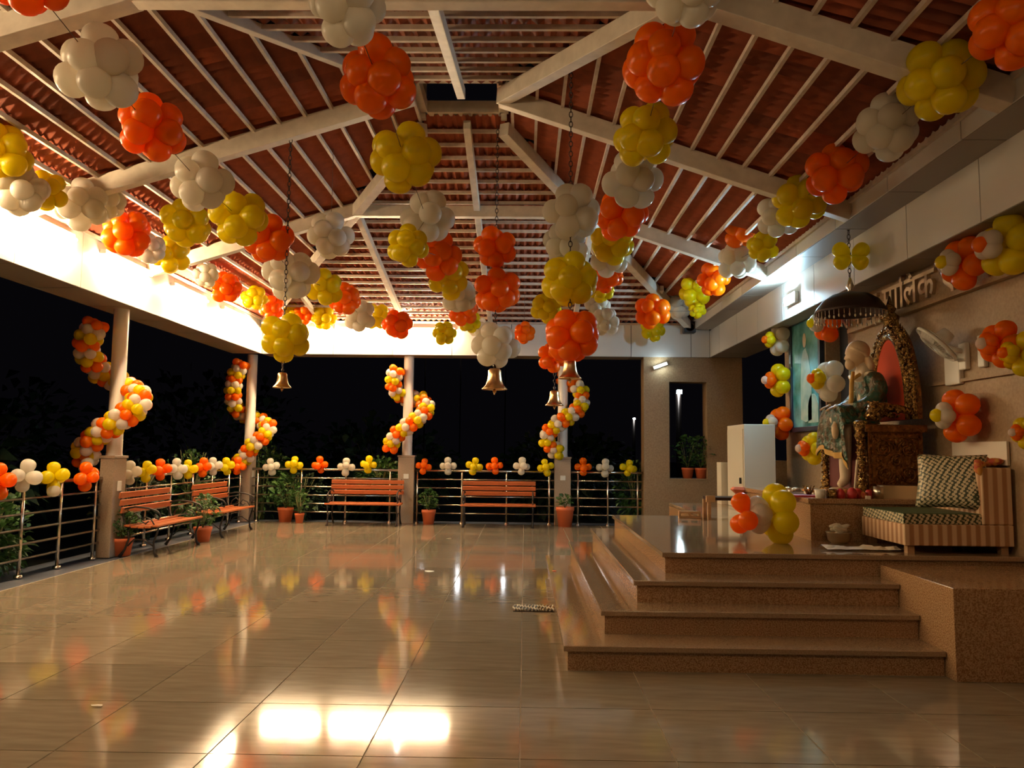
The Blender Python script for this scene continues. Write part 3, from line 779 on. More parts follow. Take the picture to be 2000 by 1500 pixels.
garland([(3, 297, 120, 'y'), (38, 368, 108, 'w'), (88, 372, 84, 'y'), (158, 398, 104, 'w'), (205, 392, 84, 'w'), (248, 456, 94, 'o'), (292, 484, 66, 'w'), (334, 497, 78, 'y'), (402, 537, 50, 'w'), (441, 561, 64, 'o'), (497, 582, 50, 'y'), (530, 601, 50, 'o'), (570, 606, 42, 'y'), (594, 611, 46, 'o'), (633, 621, 50, 'y')],
        'clusters of the outer left garland', 'of the garland along the lit left beam', -4.85)
garland([(365, 435, 100, 'y'), (646, 460, 92, 'w')], 'loose clusters at left', 'of the loose pair under the left slope', None, False)
garland([(680, 12, 160, 'w'), (739, 155, 162, 'o'), (790, 308, 144, 'y'), (833, 426, 110, 'w'), (797, 480, 86, 'y'), (856, 500, 94, 'o'), (876, 542, 86, 'y'), (895, 576, 74, 'w'), (905, 608, 60, 'o'), (917, 628, 46, 'y'), (938, 642, 46, 'w'), (868, 651, 50, 'y')],
        'clusters of the centre garland', 'of the centre garland', -1.0)
garland([(1340, -22, 155, 'w'), (1298, 123, 168, 'o'), (1260, 265, 134, 'y'), (1237, 350, 124, 'w'), (1213, 421, 104, 'o'), (1196, 470, 92, 'y'), (1191, 502, 82, 'w'), (1183, 540, 68, 'o'), (1175, 567, 50, 'y'), (1166, 596, 54, 'w'), (1182, 628, 58, 'w')],
        'clusters of the right centre garland', 'of the garland right of centre', 1.02)
garland([(1975, 52, 170, 'o'), (1835, 158, 160, 'y'), (1732, 250, 130, 'w'), (1632, 338, 120, 'o'), (1562, 394, 108, 'y'), (1518, 425, 86, 'w'), (1451, 438, 96, 'o'), (1490, 482, 62, 'y'), (1439, 508, 78, 'w'), (1394, 545, 68, 'o'), (1358, 567, 66, 'y'), (1324, 594, 60, 'w'), (1362, 607, 34, 'y'), (1273, 609, 72, 'o'), (1275, 642, 52, 'y')],
        'clusters of the right garland', 'of the garland beside the right beam', 2.95)
for o in [x for x in COL.objects if x.get('group') == 'loose clusters at left']:
    k = MB(); k.tube([(0, 0, 0), (0, 0, min(zl(o.location.x), zf(o.location.y) if o.location.y > CY1 else 9) - o.location.z)], .003, 5); k.build('string', m_thread, o)
rnd = random.Random(5)
def single(px, py, Y, d, col, label): cluster(at(px, py, Y), col, d / F * Y, label, 'clusters tied to the bell chains', rnd)
single(556, 660, 8.2, 100, 'yellow', 'yellow balloon cluster tied just above the left brass bell')
single(967, 484, 9.05, 84, 'orange', 'upper orange balloon cluster on the middle bell chain')
single(971, 567, 9.05, 92, 'orange', 'lower orange balloon cluster on the middle bell chain')
single(968, 675, 9.05, 94, 'white', 'white balloon cluster just above the large middle bell')
single(1118, 413, 7.2, 116, 'white', 'upper white balloon cluster at top of right bell chain')
single(1105, 478, 7.6, 96, 'white', 'lower white balloon cluster behind the right bell chain')
single(1114, 545, 7.2, 112, 'yellow', 'yellow balloon cluster halfway down the right bell chain')
single(1118, 655, 7.2, 112, 'orange', 'large orange balloon cluster just above the right bell')
single(1080, 697, 11.1, 60, 'orange', 'orange balloon cluster above the small rear bell')
single(1068, 600, 11.1, 64, 'yellow', 'yellow balloon cluster on the rear bell chain')
single(1024, 650, 14.5, 46, 'orange', 'small orange balloon cluster in front of the far beam, beside white cluster')
o = [x for x in COL.objects if x.get('label', '').startswith('small orange balloon cluster in front')][0]
k = MB(); k.tube([(0, 0, 0), (0, 0, zf(o.location.y) - o.location.z)], .003, 5); k.build('string', m_thread, o)
# four balloons around the umbrella chain
def tie(p, cols, D, label, grp, rnd, name='balloon_cluster', tilt=0):
    t = thing(name, label, 'balloons', p, 0, grp); s = D / .536
    ds = [V((1, .0, .55)), V((-1, .0, .55)), V((.9, .1, -.6)), V((-.9, -.1, -.6))]
    for i, d in enumerate(ds):
        d = d.normalized(); inst('balloon', BM[cols[i % len(cols)]], t, (0, 0, 0), dirq(d), s * rnd.uniform(.95, 1.05))
    return t
tie(V((UX, UY - .05, onx(1658, 502, UX).z)), ['yellow'], .44, 'four yellow balloons tied to the umbrella chain', 'clusters tied to the bell chains', rnd)

# railing clusters: five or six balloons round a knot
def knot(p, col, D, label, grp, nrm, rnd, extra=None):
    t = thing('balloon_cluster', label, 'balloons', p, 0, grp); s = D / .50; nrm = V(nrm); sd = nrm.cross(V((0, 0, 1)))
    a0 = rnd.uniform(-.25, .25)
    ds = [sd * math.cos(a0 + pi / 2 * i) + V((0, 0, 1)) * math.sin(a0 + pi / 2 * i) + nrm * rnd.uniform(-.1, .35) for i in range(4)] + [nrm + V((rnd.uniform(-.3, .3), 0, rnd.uniform(-.2, .4)))]
    for d in ds:
        inst('balloon', BM[col], t, (0, 0, 0), dirq(d.normalized()), s * rnd.uniform(.85, 1.0))
    if extra: inst('balloon', BM[extra], t, (0, 0, -.05), dirq(V((.2, -.2, -1)).normalized()), s * .9)
LR = [(-6, 940, 'orange'), (47, 930, 'white'), (105, 932, 'yellow'), (165, 930, 'orange'), (252, 925, 'white'), (283, 921, 'yellow'), (313, 918, 'orange'), (345, 915, 'white'), (367, 916, 'yellow'), (393, 913, 'orange'), (416, 911, 'white'), (440, 911, 'yellow'), (463, 910, 'orange')]
for i, (px, py, c) in enumerate(LR):
    p = onx(px, py, RX + .06); knot(p, c, .36 if i > 3 else .40, '%s balloon bunch on left railing, %s counting away from the camera' % (c, ORD[i]), 'balloon bunches on the left railing', (1, 0, 0), rnd, 'white' if i == 2 else None)
FRL = [(530, 911, 'white'), (575, 908, 'yellow'), (626, 908, 'orange'), (676, 912, 'white'), (720, 907, 'yellow'), (828, 911, 'orange'), (875, 910, 'white'), (926, 910, 'yellow'), (967, 910, 'orange'), (1019, 911, 'white'), (1066, 912, 'yellow'), (1139, 912, 'orange'), (1182, 914, 'white'), (1227, 914, 'yellow')]
for i, (px, py, c) in enumerate(FRL):
    knot(at(px, py, 16.22), c, .37, '%s balloon bunch on far railing, %s from the left corner' % (c, ORD[i]), 'balloon bunches on the far railing', (0, -1, 0), rnd)

# spiral garlands on the pillars: path of (px,py,depth offset), rings of four, colours cycle
def spiral(path, Y, c0, label, D, step):
    pts = [at(a, b, Y + o_) for a, b, o_ in path]
    t = thing('balloon_garland', label, 'balloons', pts[0], 0, 'spiral balloon garlands on pillars')
    fine = []
    for i in range(len(pts) - 1):
        p0 = pts[max(i - 1, 0)]; p1 = pts[i]; p2 = pts[i + 1]; p3 = pts[min(i + 2, len(pts) - 1)]
        for u in [j / 16 for j in range(16)]:
            fine.append(.5 * ((2 * p1) + (p2 - p0) * u + (2 * p0 - 5 * p1 + 4 * p2 - p3) * u * u + (3 * p1 - p0 - 3 * p2 + p3) * u ** 3))
    fine.append(pts[-1])
    acc = 0; nxt = 0; i = 0; cyc = ['orange', 'white', 'yellow']
    for j in range(len(fine) - 1):
        seg = fine[j + 1] - fine[j]
        while acc + seg.length >= nxt:
            p = fine[j] + seg * ((nxt - acc) / seg.length); ax = seg.normalized(); u = ax.orthogonal().normalized(); w_ = ax.cross(u)
            for q4 in range(4):
                a = i * pi / 4 + q4 * pi / 2; d = (u * math.cos(a) + w_ * math.sin(a) + ax * .1).normalized()
                col = cyc[(i + c0) % 3]
                inst('balloon', BM[col], t, p - pts[0] - d * .012, dirq(d), D / .25 * rnd.uniform(.92, 1.08))
            nxt += step; i += 1
        acc += seg.length
    k = MB(); k.tube([p - pts[0] for p in fine], .004, 5); k.build('string', m_thread, t)
spiral([(187, 632, -.2), (170, 670, -.2), (178, 705, -.05), (208, 735, .24), (240, 752, .28), (272, 778, -.05), (262, 800, -.26), (232, 822, -.32), (196, 845, -.28), (172, 868, -.25), (160, 888, -.2), (182, 905, -.15)], 10.95, 0, 'balloon garland spiralling down the nearest left pillar', .185, .105)
spiral([(472, 710, -.2), (458, 740, -.2), (455, 770, -.2), (462, 800, 0), (485, 815, .28), (508, 822, .2), (525, 836, -.1), (512, 855, -.28), (492, 872, -.3), (478, 892, -.25), (466, 908, -.2)], 16.35, 0, 'balloon garland spiralling down the far left corner pillar', .185, .12)
spiral([(776, 722, -.2), (766, 745, -.2), (778, 770, .0), (800, 778, .28), (822, 780, .1), (834, 798, -.1), (812, 822, -.3), (785, 840, -.3), (768, 858, -.25), (762, 880, -.2)], 16.35, 0, 'balloon garland spiralling down pillar between the front benches', .185, .12)
spiral([(1098, 738, .25), (1122, 752, 0), (1136, 772, -.1), (1130, 800, -.25), (1100, 820, -.3), (1078, 838, -.25), (1068, 858, -.2), (1080, 878, -.15), (1100, 884, -.2)], 16.35, 0, 'balloon garland spiralling down pillar right of the front benches', .185, .12)

# daisy shaped rosettes
def rosette(p, nrm, outer, mid, cen, D, label, n=5, two=None, nm=4, ncen=1):
    t = thing('balloon_rosette', label, 'balloons', p, 0, 'balloon rosettes of the shrine'); nrm = V(nrm).normalized(); u = nrm.orthogonal().normalized(); w_ = nrm.cross(u); s = D / .52
    a0 = rnd.uniform(0, 1)
    for i in range(n):
        a = a0 + 2 * pi * i / n; d = (u * math.cos(a) + w_ * math.sin(a) + nrm * .25).normalized(); c = outer if not two or i % 2 else two
        inst('balloon', BM[c], t, (0, 0, 0), dirq(d), s)
    for i in range(nm):
        a = a0 + .5 + 2 * pi * i / nm; d = (u * math.cos(a) * .6 + w_ * math.sin(a) * .6 + nrm).normalized()
        inst('balloon', BM[mid], t, nrm * .10 * s, dirq(d), s * (.68 if ncen == 1 else .85))
    for i in range(ncen):
        if ncen == 1: inst('balloon', BM[cen], t, nrm * .165 * s, dirq(nrm), s * .60)
        else:
            a = .5 + 2 * pi * i / ncen; d = (u * math.cos(a) + w_ * math.sin(a) + nrm * .5).normalized(); inst('balloon', BM[cen], t, nrm * .30 * s, dirq(d), s * .78)
def ros(px, py, X, d, nrm, o_, m_, c_, label, n=5, two=None):
    p = onx(px, py, X); rosette(p, (-1, -.12, nrm[2]), o_, m_, c_, d / F * p.y * 1.05, label, n, two)
ros(1526, 664, 4.08, 60, (-1, -.25, 0), 'white', 'yellow', 'orange', 'white rosette with orange and yellow heart left of the picture, topmost')
ros(1527, 743, 4.08, 62, (-1, -.2, 0), 'yellow', 'orange', 'white', 'yellow rosette with orange heart and white centre left of the picture')
ros(1530, 826, 4.08, 62, (-1, -.2, 0), 'orange', 'white', 'yellow', 'orange rosette with white heart and yellow centre left of the picture, lowest')
ros(1592, 876, 4.05, 60, (-1, -.3, 0), 'yellow', 'orange', 'white', 'rosette of yellow and orange balloons beneath the picture', 5)
ros(1626, 744, 4.06, 78, (-1, -.3, .1), 'white', 'yellow', 'orange', 'white rosette with yellow heart between picture and statue')
ros(1622, 632, 4.06, 72, (-1, -.3, 0), 'orange', 'white', 'yellow', 'orange and white rosette partly behind the hanging umbrella')
ros(1890, 514, 4.05, 100, (-1, -.3, 0), 'orange', 'white', 'yellow', 'orange rosette with white heart at right end of the lettering')
ros(1975, 480, 4.05, 120, (-1, -.3, 0), 'yellow', 'white', 'orange', 'yellow rosette with white heart under the right beam at picture edge')
ros(1962, 672, 4.05, 88, (-1, -.4, 0), 'orange', 'orange', 'white', 'orange rosette with single white centre right of the wall fan')
ros(2002, 690, 4.10, 84, (-1, -.4, 0), 'yellow', 'yellow', 'orange', 'yellow rosette at the right picture edge beside the orange rosette')
ros(1880, 812, 4.08, 98, (-1, -.5, 0), 'orange', 'white', 'yellow', 'orange rosette with white heart and yellow centre below the fan')
ros(2008, 845, 4.10, 60, (-1, -.3, 0), 'yellow', 'orange', 'white', 'yellow and orange rosette cut by the right picture edge')
p = at(1528, 1003, 7.42)
rosette(V((p.x, p.y, max(p.z, RS * 4 + .26))), (-1, -.1, -.05), 'yellow', 'white', 'orange', .56, ncen=3, nm=4, label='large yellow, white and orange balloon rosette standing on the platform', n=6)

# ================================================================ BENCHES
def bench():
    t = thing('bench', '', 'bench', group='slatted park benches')
    L = 1.52
    prof_b = [(.30, .86), (.285, .755), (.265, .65)]           # back slats (y from front, z)
    for y, z in prof_b:
        k = MB(); k.box((0, y, z), (L, .028, .085), Matrix.Rotation(.2, 3, 'X')); k.build('slat', m_slat, t, .006)
    for i, y in enumerate((-.22, -.12, -.02, .08, .18)):
        k = MB(); k.box((0, y, .435 - .02 * math.sin(i * .8)), (L, .085, .028)); k.build('slat', m_slat, t, .006)
    for s in (-1, 1):
        x = s * (L / 2 - .06); k = MB()
        k.tube([(x, -.24, 0), (x, -.20, .06), (x, -.185, .2), (x, -.23, .34), (x, -.25, .42), (x, -.1, .405), (x, .1, .40), (x, .22, .42), (x, .28, .62), (x, .325, .92)], [.03, .018, .015, .016, .018, .016, .016, .018, .015, .012], 8)
        k.tube([(x, .19, .41), (x, .17, .25), (x, .22, .1), (x, .29, 0)], [.018, .015, .016, .028], 8)
        k.tube([(x, -.185, .15), (x, -.05, .24), (x, .1, .24), (x, .18, .15)], .011, 6)
        k.build('leg', m_iron, t)
        k = MB(); k.tube([(x, .28, .66), (x, .1, .70), (x, -.1, .68), (x, -.22, .64), (x, -.27, .58), (x, -.24, .53), (x, -.19, .55), (x, -.2, .60)], .014, 6)
        k.tube([(x, -.2, .42), (x, -.14, .52), (x, -.05, .56), (x, .0, .5), (x, -.06, .46), (x, -.1, .5)], .010, 6)
        k.tube([(x, .2, .42), (x, .16, .54), (x, .08, .6), (x, .03, .54), (x, .09, .5)], .010, 6); k.build('arm', m_iron, t)
    return t
b0 = bench()
spots = [((-5.42, 11.62, 0), pi / 2 * -1, 'wooden slat bench nearest the left pillar, facing into the hall'),
         ((-5.40, 13.95, 0), -pi / 2, 'wooden slat bench by the left railing nearer the corner'),
         ((at(710, 1010, 15.75).x, 15.80, 0), 0, 'orange-brown slat bench facing camera, left of the far pillar'),
         ((at(973, 1010, 15.75).x, 15.80, 0), 0, 'red-brown slat bench facing camera, right of the far pillar')]
for i, (l, rz, lab) in enumerate(spots):
    o = b0 if i == 0 else copy_tree(b0); o.location = l; o.rotation_euler = (0, 0, rz + (pi if i < 2 else 0)); o['label'] = lab
# benches 1,2 must look towards +X: local front is -Y
for o in [x for x in COL.objects if x.name.startswith('bench') and x.type == 'EMPTY'][:2]:
    o.rotation_euler = (0, 0, pi / 2)

# ================================================================ PLANTS
def leaves(k, n, cfun, size, rnd, mi=0, droop=.3):
    for _ in range(n):
        c, out = cfun(); L = size * rnd.uniform(.6, 1.2); W_ = L * .28
        d = (V(out) + V((rnd.uniform(-.6, .6), rnd.uniform(-.6, .6), rnd.uniform(-.3, .7)))).normalized()
        s = d.cross(V((rnd.uniform(-1, 1), rnd.uniform(-1, 1), 1))).normalized(); nn = s.cross(d)
        tip = d * L - V((0, 0, droop * L)); md = d * L * .5 + nn * L * .06
        k.add([c, c + md + s * W_, c + tip, c + md - s * W_, c + md * 1.02 - nn * .01], [(0, 1, 4), (1, 2, 4), (2, 3, 4), (3, 0, 4)], mi, True)
def potted(x, y, z, rp, hp, hf, rf, label, n=150, tall=False, lsz=.13, bottom=0):
    t = thing('potted_plant', label, 'plant', (x, y, z), 0, 'potted plants')
    k = MB(); k.lathe([(0, 0), (rp * .72, 0), (rp * .93, hp * .8), (rp, hp * .82), (rp, hp), (rp * .9, hp), (rp * .85, hp * .9), (0, hp * .9)], n=24); k.build('pot', m_pot, t)
    k = MB(); k.lathe([(0, hp * .9), (rp * .87, hp * .905)], n=16); k.build('soil', m_soil, t)
    r_ = random.Random(int(x * 977 + y * 131)); k = MB()
    for i in range(7 if not tall else 3):
        a = r_.uniform(0, 6.3); k.tube([(0, 0, hp * .9), (.3 * rf * math.cos(a), .3 * rf * math.sin(a), hp + hf * .4), (.6 * rf * math.cos(a), .6 * rf * math.sin(a), hp + hf * r_.uniform(.7, 1))], [.008, .006, .003], 5)
    k.build('stems', m_stem, t); k = MB()
    def cf():
        a = r_.uniform(0, 6.3); u = r_.uniform(0, 1); q_ = r_.uniform(.1, 1) ** .6; rr = rf * q_ * (math.sin(pi * min(u * .85 + .12, 1)))
        return V((rr * math.cos(a), rr * math.sin(a), hp + .02 + hf * u)), (math.cos(a), math.sin(a), .4)
    leaves(k, n, cf, lsz, r_); o = k.build('foliage', m_leaf, t); o['kind'] = 'stuff'
    return t
P = onz(238, 1085, 0); potted(P.x, P.y, 0, .15, .25, .36, .22, 'potted plant in orange pot at the foot of left pillar', 260, lsz=.1)
P = onz(366, 1056, 0); potted(-5.3, P.y - .1, 0, .15, .24, .5, .25, 'potted plant standing between the two left benches', 260, lsz=.09)
P = onz(557, 1019, 0); potted(P.x, P.y, 0, .17, .30, .62, .34, 'leafy potted plant in the far left corner by the railing', 240, lsz=.16)
P = onz(601, 1016, 0); potted(P.x, 16.05, 0, .10, .2, .45, .18, 'small potted plant right of the corner plant', 120, lsz=.10)
P = onz(842, 1020, 0); potted(P.x, 16.1, 0, .15, .30, .38, .2, 'potted plant between the two front benches', 170, lsz=.10)
P = onz(1102, 1026, 0); potted(P.x, 15.95, 0, .19, .40, .22, .15, 'large orange pot with small plant before the right far pillar', 90, lsz=.10)
for i, px in enumerate((1343, 1369)):
    P = at(px, 930, 16.35); potted(P.x, P.y, 1.0, .13, .22, .62, .30, ('left' if i == 0 else 'right') + ' potted plant on the gateway window ledge', 170, lsz=.13)
# vine and shrubs outside the railing
def shrub(x, y, z, rx, ry, hz, n, label, m=m_leaf, lsz=.16, name='shrub'):
    t = thing(name, label, 'plant', (x, y, z), 0, 'shrubs outside the railing'); r_ = random.Random(int(x * 91 + y * 37)); k = MB()
    for i in range(9):
        a = r_.uniform(0, 6.3); u = r_.uniform(.3, .8); k.tube([(0, 0, 0), (u * rx * .4 * math.cos(a), u * ry * .4 * math.sin(a), hz * .5), (u * rx * math.cos(a), u * ry * math.sin(a), hz * r_.uniform(.75, 1))], [.02, .014, .005], 5)
    k.build('branches', m_stem, t); k = MB()
    def cf():
        a = r_.uniform(0, 6.3); b = math.acos(r_.uniform(-1, 1)); q_ = r_.uniform(.5, 1); d = V((math.sin(b) * math.cos(a), math.sin(b) * math.sin(a), math.cos(b)))
        return V((d.x * rx * q_, d.y * ry * q_, hz * .5 + d.z * hz * .5 * q_)), d
    leaves(k, n, cf, lsz, r_); o = k.build('foliage', m, t); o['kind'] = 'stuff'; return t
shrub(-6.32, 9.1, -.1, .33, .55, 1.15, 900, 'green bush outside the railing at left picture edge', lsz=.12)
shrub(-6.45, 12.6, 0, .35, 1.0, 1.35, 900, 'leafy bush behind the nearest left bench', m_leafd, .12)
shrub(-6.5, 14.9, 0, .4, .9, 1.5, 900, 'leafy bush behind the second left bench', m_leaf, .12)
shrub(-5.75, 16.9, 0, .55, .3, 1.75, 800, 'vine bush climbing the far left corner', m_leaf, .13)
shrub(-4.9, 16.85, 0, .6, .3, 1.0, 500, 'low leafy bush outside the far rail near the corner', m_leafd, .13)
shrub(at(745, 925, 16.8).x, 16.8, .62, .48, .3, .72, 700, 'feathery green bush above the left front bench', m_leaf, .12)
shrub(at(1235, 950, 16.8).x + .05, 16.75, 0, .42, .25, 1.35, 600, 'leafy bush beside the granite gateway', m_leaf, .13)
for i, (x, y, s_) in enumerate(((-16, 22, 3.4), (-10.5, 25, 3.6), (-5, 27, 2.6), (1.5, 28, 2.4), (-12, 14, 2.6))):
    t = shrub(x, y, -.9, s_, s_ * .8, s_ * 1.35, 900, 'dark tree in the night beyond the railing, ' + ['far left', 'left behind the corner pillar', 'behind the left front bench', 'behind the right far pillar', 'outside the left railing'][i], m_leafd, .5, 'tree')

# distant lamps seen in the floor's polish and through the gateway
def mast(px, py, Y, w_, h_, label, m=m_flood):
    p = at(px, py, Y); t = thing('lamp_mast', label, 'light', (p.x, Y, -.9), 0, 'distant lamp masts')
    k = MB(); k.tube([(0, 0, 0), (0, 0, p.z + .9)], .12, 8); k.build('pole', m_darkm, t)
    k = MB(); k.box((0, -.2, p.z + .9), (w_, .2, h_)); k.build('lamp_head', m, t)
m_far = emis('distant_lamp', (.95, .98, 1), 14)
for i, (px, w_, h_) in enumerate(((832, .7, .8), (901, .7, 2.2), (988, .6, 1.6))):
    mast(px, 657, 150, w_, h_, 'distant tall lamp mast in the night, %s from left' % ORD[i], m_far)
mast(1325, 766, 34, .20, .16, 'street lamp shining far outside the gateway opening', m_led)
mast(1238, 818, 60, .16, .12, 'faint lamp far away left of the gateway', m_led)

# ================================================================ SOFA AND THINGS ON THE PLATFORM
PZ = RS * 4
m_str = mat('striped_upholstery', (.62, .40, .22), .7)
nt = m_str.node_tree; tc = nt.nodes.new('ShaderNodeTexCoord'); sp = nt.nodes.new('ShaderNodeSeparateXYZ'); ad = nt.nodes.new('ShaderNodeMath'); ad.operation = 'ADD'
wv = nt.nodes.new('ShaderNodeMath'); wv.operation = 'MULTIPLY'; wv.inputs[1].default_value = 78; sn = nt.nodes.new('ShaderNodeMath'); sn.operation = 'SINE'
cr = nt.nodes.new('ShaderNodeValToRGB'); cr.color_ramp.elements[0].position = .3; cr.color_ramp.elements[1].position = .7
cr.color_ramp.elements[0].color = (.40, .20, .09, 1); cr.color_ramp.elements[1].color = (.68, .47, .28, 1)
nt.links.new(tc.outputs['Object'], sp.inputs[0]); nt.links.new(sp.outputs[0], ad.inputs[0]); nt.links.new(sp.outputs[1], ad.inputs[1]); nt.links.new(ad.outputs[0], wv.inputs[0]); nt.links.new(wv.outputs[0], sn.inputs[0])
mr = nt.nodes.new('ShaderNodeMapRange'); mr.inputs[1].default_value = -1; nt.links.new(sn.outputs[0], mr.inputs[0]); nt.links.new(mr.outputs[0], cr.inputs[0]); nt.links.new(cr.outputs[0], nt.nodes['Principled BSDF'].inputs['Base Color'])
m_pat = mat('scale_brocade', (.05, .06, .02), .5)
nt = m_pat.node_tree; tc = nt.nodes.new('ShaderNodeTexCoord'); mp = nt.nodes.new('ShaderNodeMapping'); mp.inputs['Rotation'].default_value = (.785, .785, .785); vo = nt.nodes.new('ShaderNodeTexVoronoi'); vo.inputs['Scale'].default_value = 36; vo.inputs['Randomness'].default_value = .08
cr = nt.nodes.new('ShaderNodeValToRGB'); cr.color_ramp.elements[0].position = .46; cr.color_ramp.elements[1].position = .54; cr.color_ramp.elements[0].color = (.62, .52, .32, 1); cr.color_ramp.elements[1].color = (.03, .04, .012, 1)
nt.links.new(tc.outputs['Object'], mp.inputs[0]); nt.links.new(mp.outputs[0], vo.inputs[0]); nt.links.new(vo.outputs[0], cr.inputs[0]); nt.links.new(cr.outputs[0], nt.nodes['Principled BSDF'].inputs['Base Color'])
m_pgreen = mat('green_velvet', (.045, .075, .02), .7)
sx0, sx1, sy0, sy1 = 3.26, 4.19, 6.72, 7.56
sofa = thing('sofa', 'low striped sofa seat with high back at the right wall', 'sofa', (sx0, sy0, PZ))
L_, W_ = sx1 - sx0, sy1 - sy0
k = MB(); k.b2((0, 0, .07), (L_, W_, .25)); k.build('seat_box', m_str, sofa, .008)
k = MB(); k.b2((L_ - .26, 0, .25), (L_, W_, .74)); k.build('backrest', m_str, sofa, .012)
for x in (.04, L_ - .09):
    for y in (.04, W_ - .09): k = MB(); k.b2((x, y, 0), (x + .06, y + .06, .07)); k.build('leg', m_wood, sofa)
def pillow(sx, sy, sz, n=14):
    k = MB(); vs = []; fs = []
    for s in (1, -1):
        for i in range(n + 1):
            for j in range(n + 1):
                u = 2 * i / n - 1; v = 2 * j / n - 1; h = (max(0, (1 - u ** 4) * (1 - v ** 4))) ** .45
                e_ = 1 - .06 * (1 - abs(v)) * abs(u) ** 3; g = 1 - .06 * (1 - abs(u)) * abs(v) ** 3
                vs.append((u * sx / 2 * e_, v * sy / 2 * g, s * sz / 2 * h))
    N = (n + 1) ** 2
    for i in range(n):
        for j in range(n):
            a = i * (n + 1) + j; fs.append((a, a + 1, a + n + 2, a + n + 1)); fs.append((N + a, N + a + n + 1, N + a + n + 2, N + a + 1))
    return k.add(vs, fs, 0, True)
k = MB(); k.b2((.0, .02, 0), (.70, W_ - .02, .085)); k.b2((.002, .03, .084), (.70, W_ - .03, .09), 1)
o = k.build('seat_mattress', [m_pat, m_pgreen], None, .02); o.location = (sx0 + .005, sy0, PZ + .252); tag(o, 'thin patterned green seat mattress on the striped sofa', 'mattress')
o = pillow(.56, .50, .17).build('cushion', m_pat); tag(o, 'patterned dark green and cream cushion leaning on the sofa back', 'cushion')
cpos = at(1858, 968, 6.98); o.location = (cpos.x, cpos.y, PZ + .342 + .27); o.rotation_mode = 'QUATERNION'
zz = V((-.62, -.75, .28)).normalized(); xx = V((0, 0, 1)).cross(zz).normalized(); yy = zz.cross(xx); o.rotation_quaternion = Matrix((xx, yy, zz)).transposed().to_quaternion()
# folded cloth / flowers on the sofa back top
k = MB(); rr = random.Random(9)
for i in range(34): k.ell((rr.uniform(-.1, .1), rr.uniform(-.28, .28), rr.uniform(0, .05)), (rr.uniform(.03, .07), rr.uniform(.03, .09), .03), 8, 6, Euler((0, 0, rr.uniform(0, 3))).to_matrix())
k.tube([(-.1, -.3, .03), (-.13, -.36, -.05), (-.12, -.37, -.09)], [.03, .035, .01], 8)
o = k.build('crumpled_cloth', m_food); o.location = (4.05, 7.1, PZ + .765); tag(o, 'orange crumpled garland cloth on top of the sofa back', 'cloth')
# white board on a ledge
p0 = onx(1855, 870, 4.12); p1 = onx(1965, 905, 4.12)
b = onx(1908, 884, 4.18); k = MB(); k.b2((-.012, -.43, -.11), (.012, .43, .10)); o = k.build('white_board', m_paper, None, .002); o.location = (4.2, b.y, b.z); tag(o, 'blank pale rectangular board against wall behind the sofa', 'board')
# steel bowl with cloth
p = V((onz(1630, 1058, PZ).x, 7.46, PZ)); t = thing('bowl', 'steel bowl piled with folded pale cloth on the platform', 'bowl', p)
k = MB(); k.lathe([(0, 0), (.07, 0), (.10, .03), (.115, .10), (.12, .105), (.105, .10), (.09, .03), (0, .015)], n=28); k.build('bowl_body', m_silver, t)
k = MB(); rr = random.Random(2)
for i in range(14): k.ell((rr.uniform(-.05, .05), rr.uniform(-.05, .05), .10 + rr.uniform(0, .06)), (.06, .045, .022), 10, 6, Euler((rr.uniform(-.4, .4), rr.uniform(-.4, .4), rr.uniform(0, 3))).to_matrix())
k.build('cloth', m_paper, t)
# crumpled sheet at the platform edge
p = onz(1680, 1074, PZ); rr = random.Random(4); k = MB(); vs = []; n = 12
for i in range(n + 1):
    for j in range(5): vs.append((-.32 + .64 * i / n, -.10 + .05 * j + .02 * rr.random(), .012 + .03 * rr.random() * (1 if 0 < j < 4 else .2)))
k.add(vs, [(i * 5 + j, i * 5 + j + 1, i * 5 + j + 6, i * 5 + j + 5) for i in range(n) for j in range(4)], 0, False)
o = k.build('crumpled_sheet', m_paper); o.location = (p.x, max(p.y, 6.76), PZ); tag(o, 'crumpled pale sheet lying at the platform edge before the sofa', 'paper')
# cabinet
cx, cy = at(1455, 990, 11.6).x, 11.6
t = thing('cabinet', 'plain pale metal cabinet standing behind the platform near the wall', 'cabinet', (cx, cy, PZ))
W_ = at(1515, 900, cy).x - cx
k = MB(); k.b2((0, 0, 0), (W_, .95, 1.27)); k.build('body', m_cab, t, .008)
k = MB(); k.b2((-.012, .04, .05), (0, .91, 1.2)); k.build('door', m_cab, t, .003)
k = MB(); k.box((-.03, .12, .42), (.03, .02, .09)); k.build('handle', m_black, t)
lx = at(1408, 900, 12.6).x; k = MB(); k.b2((lx, 12.6, PZ), (lx + .5, 12.88, PZ + .68)); tag(k.build('low_cabinet', m_cab, None, .006), 'lower pale cabinet half hidden behind the tall cabinet', 'cabinet')
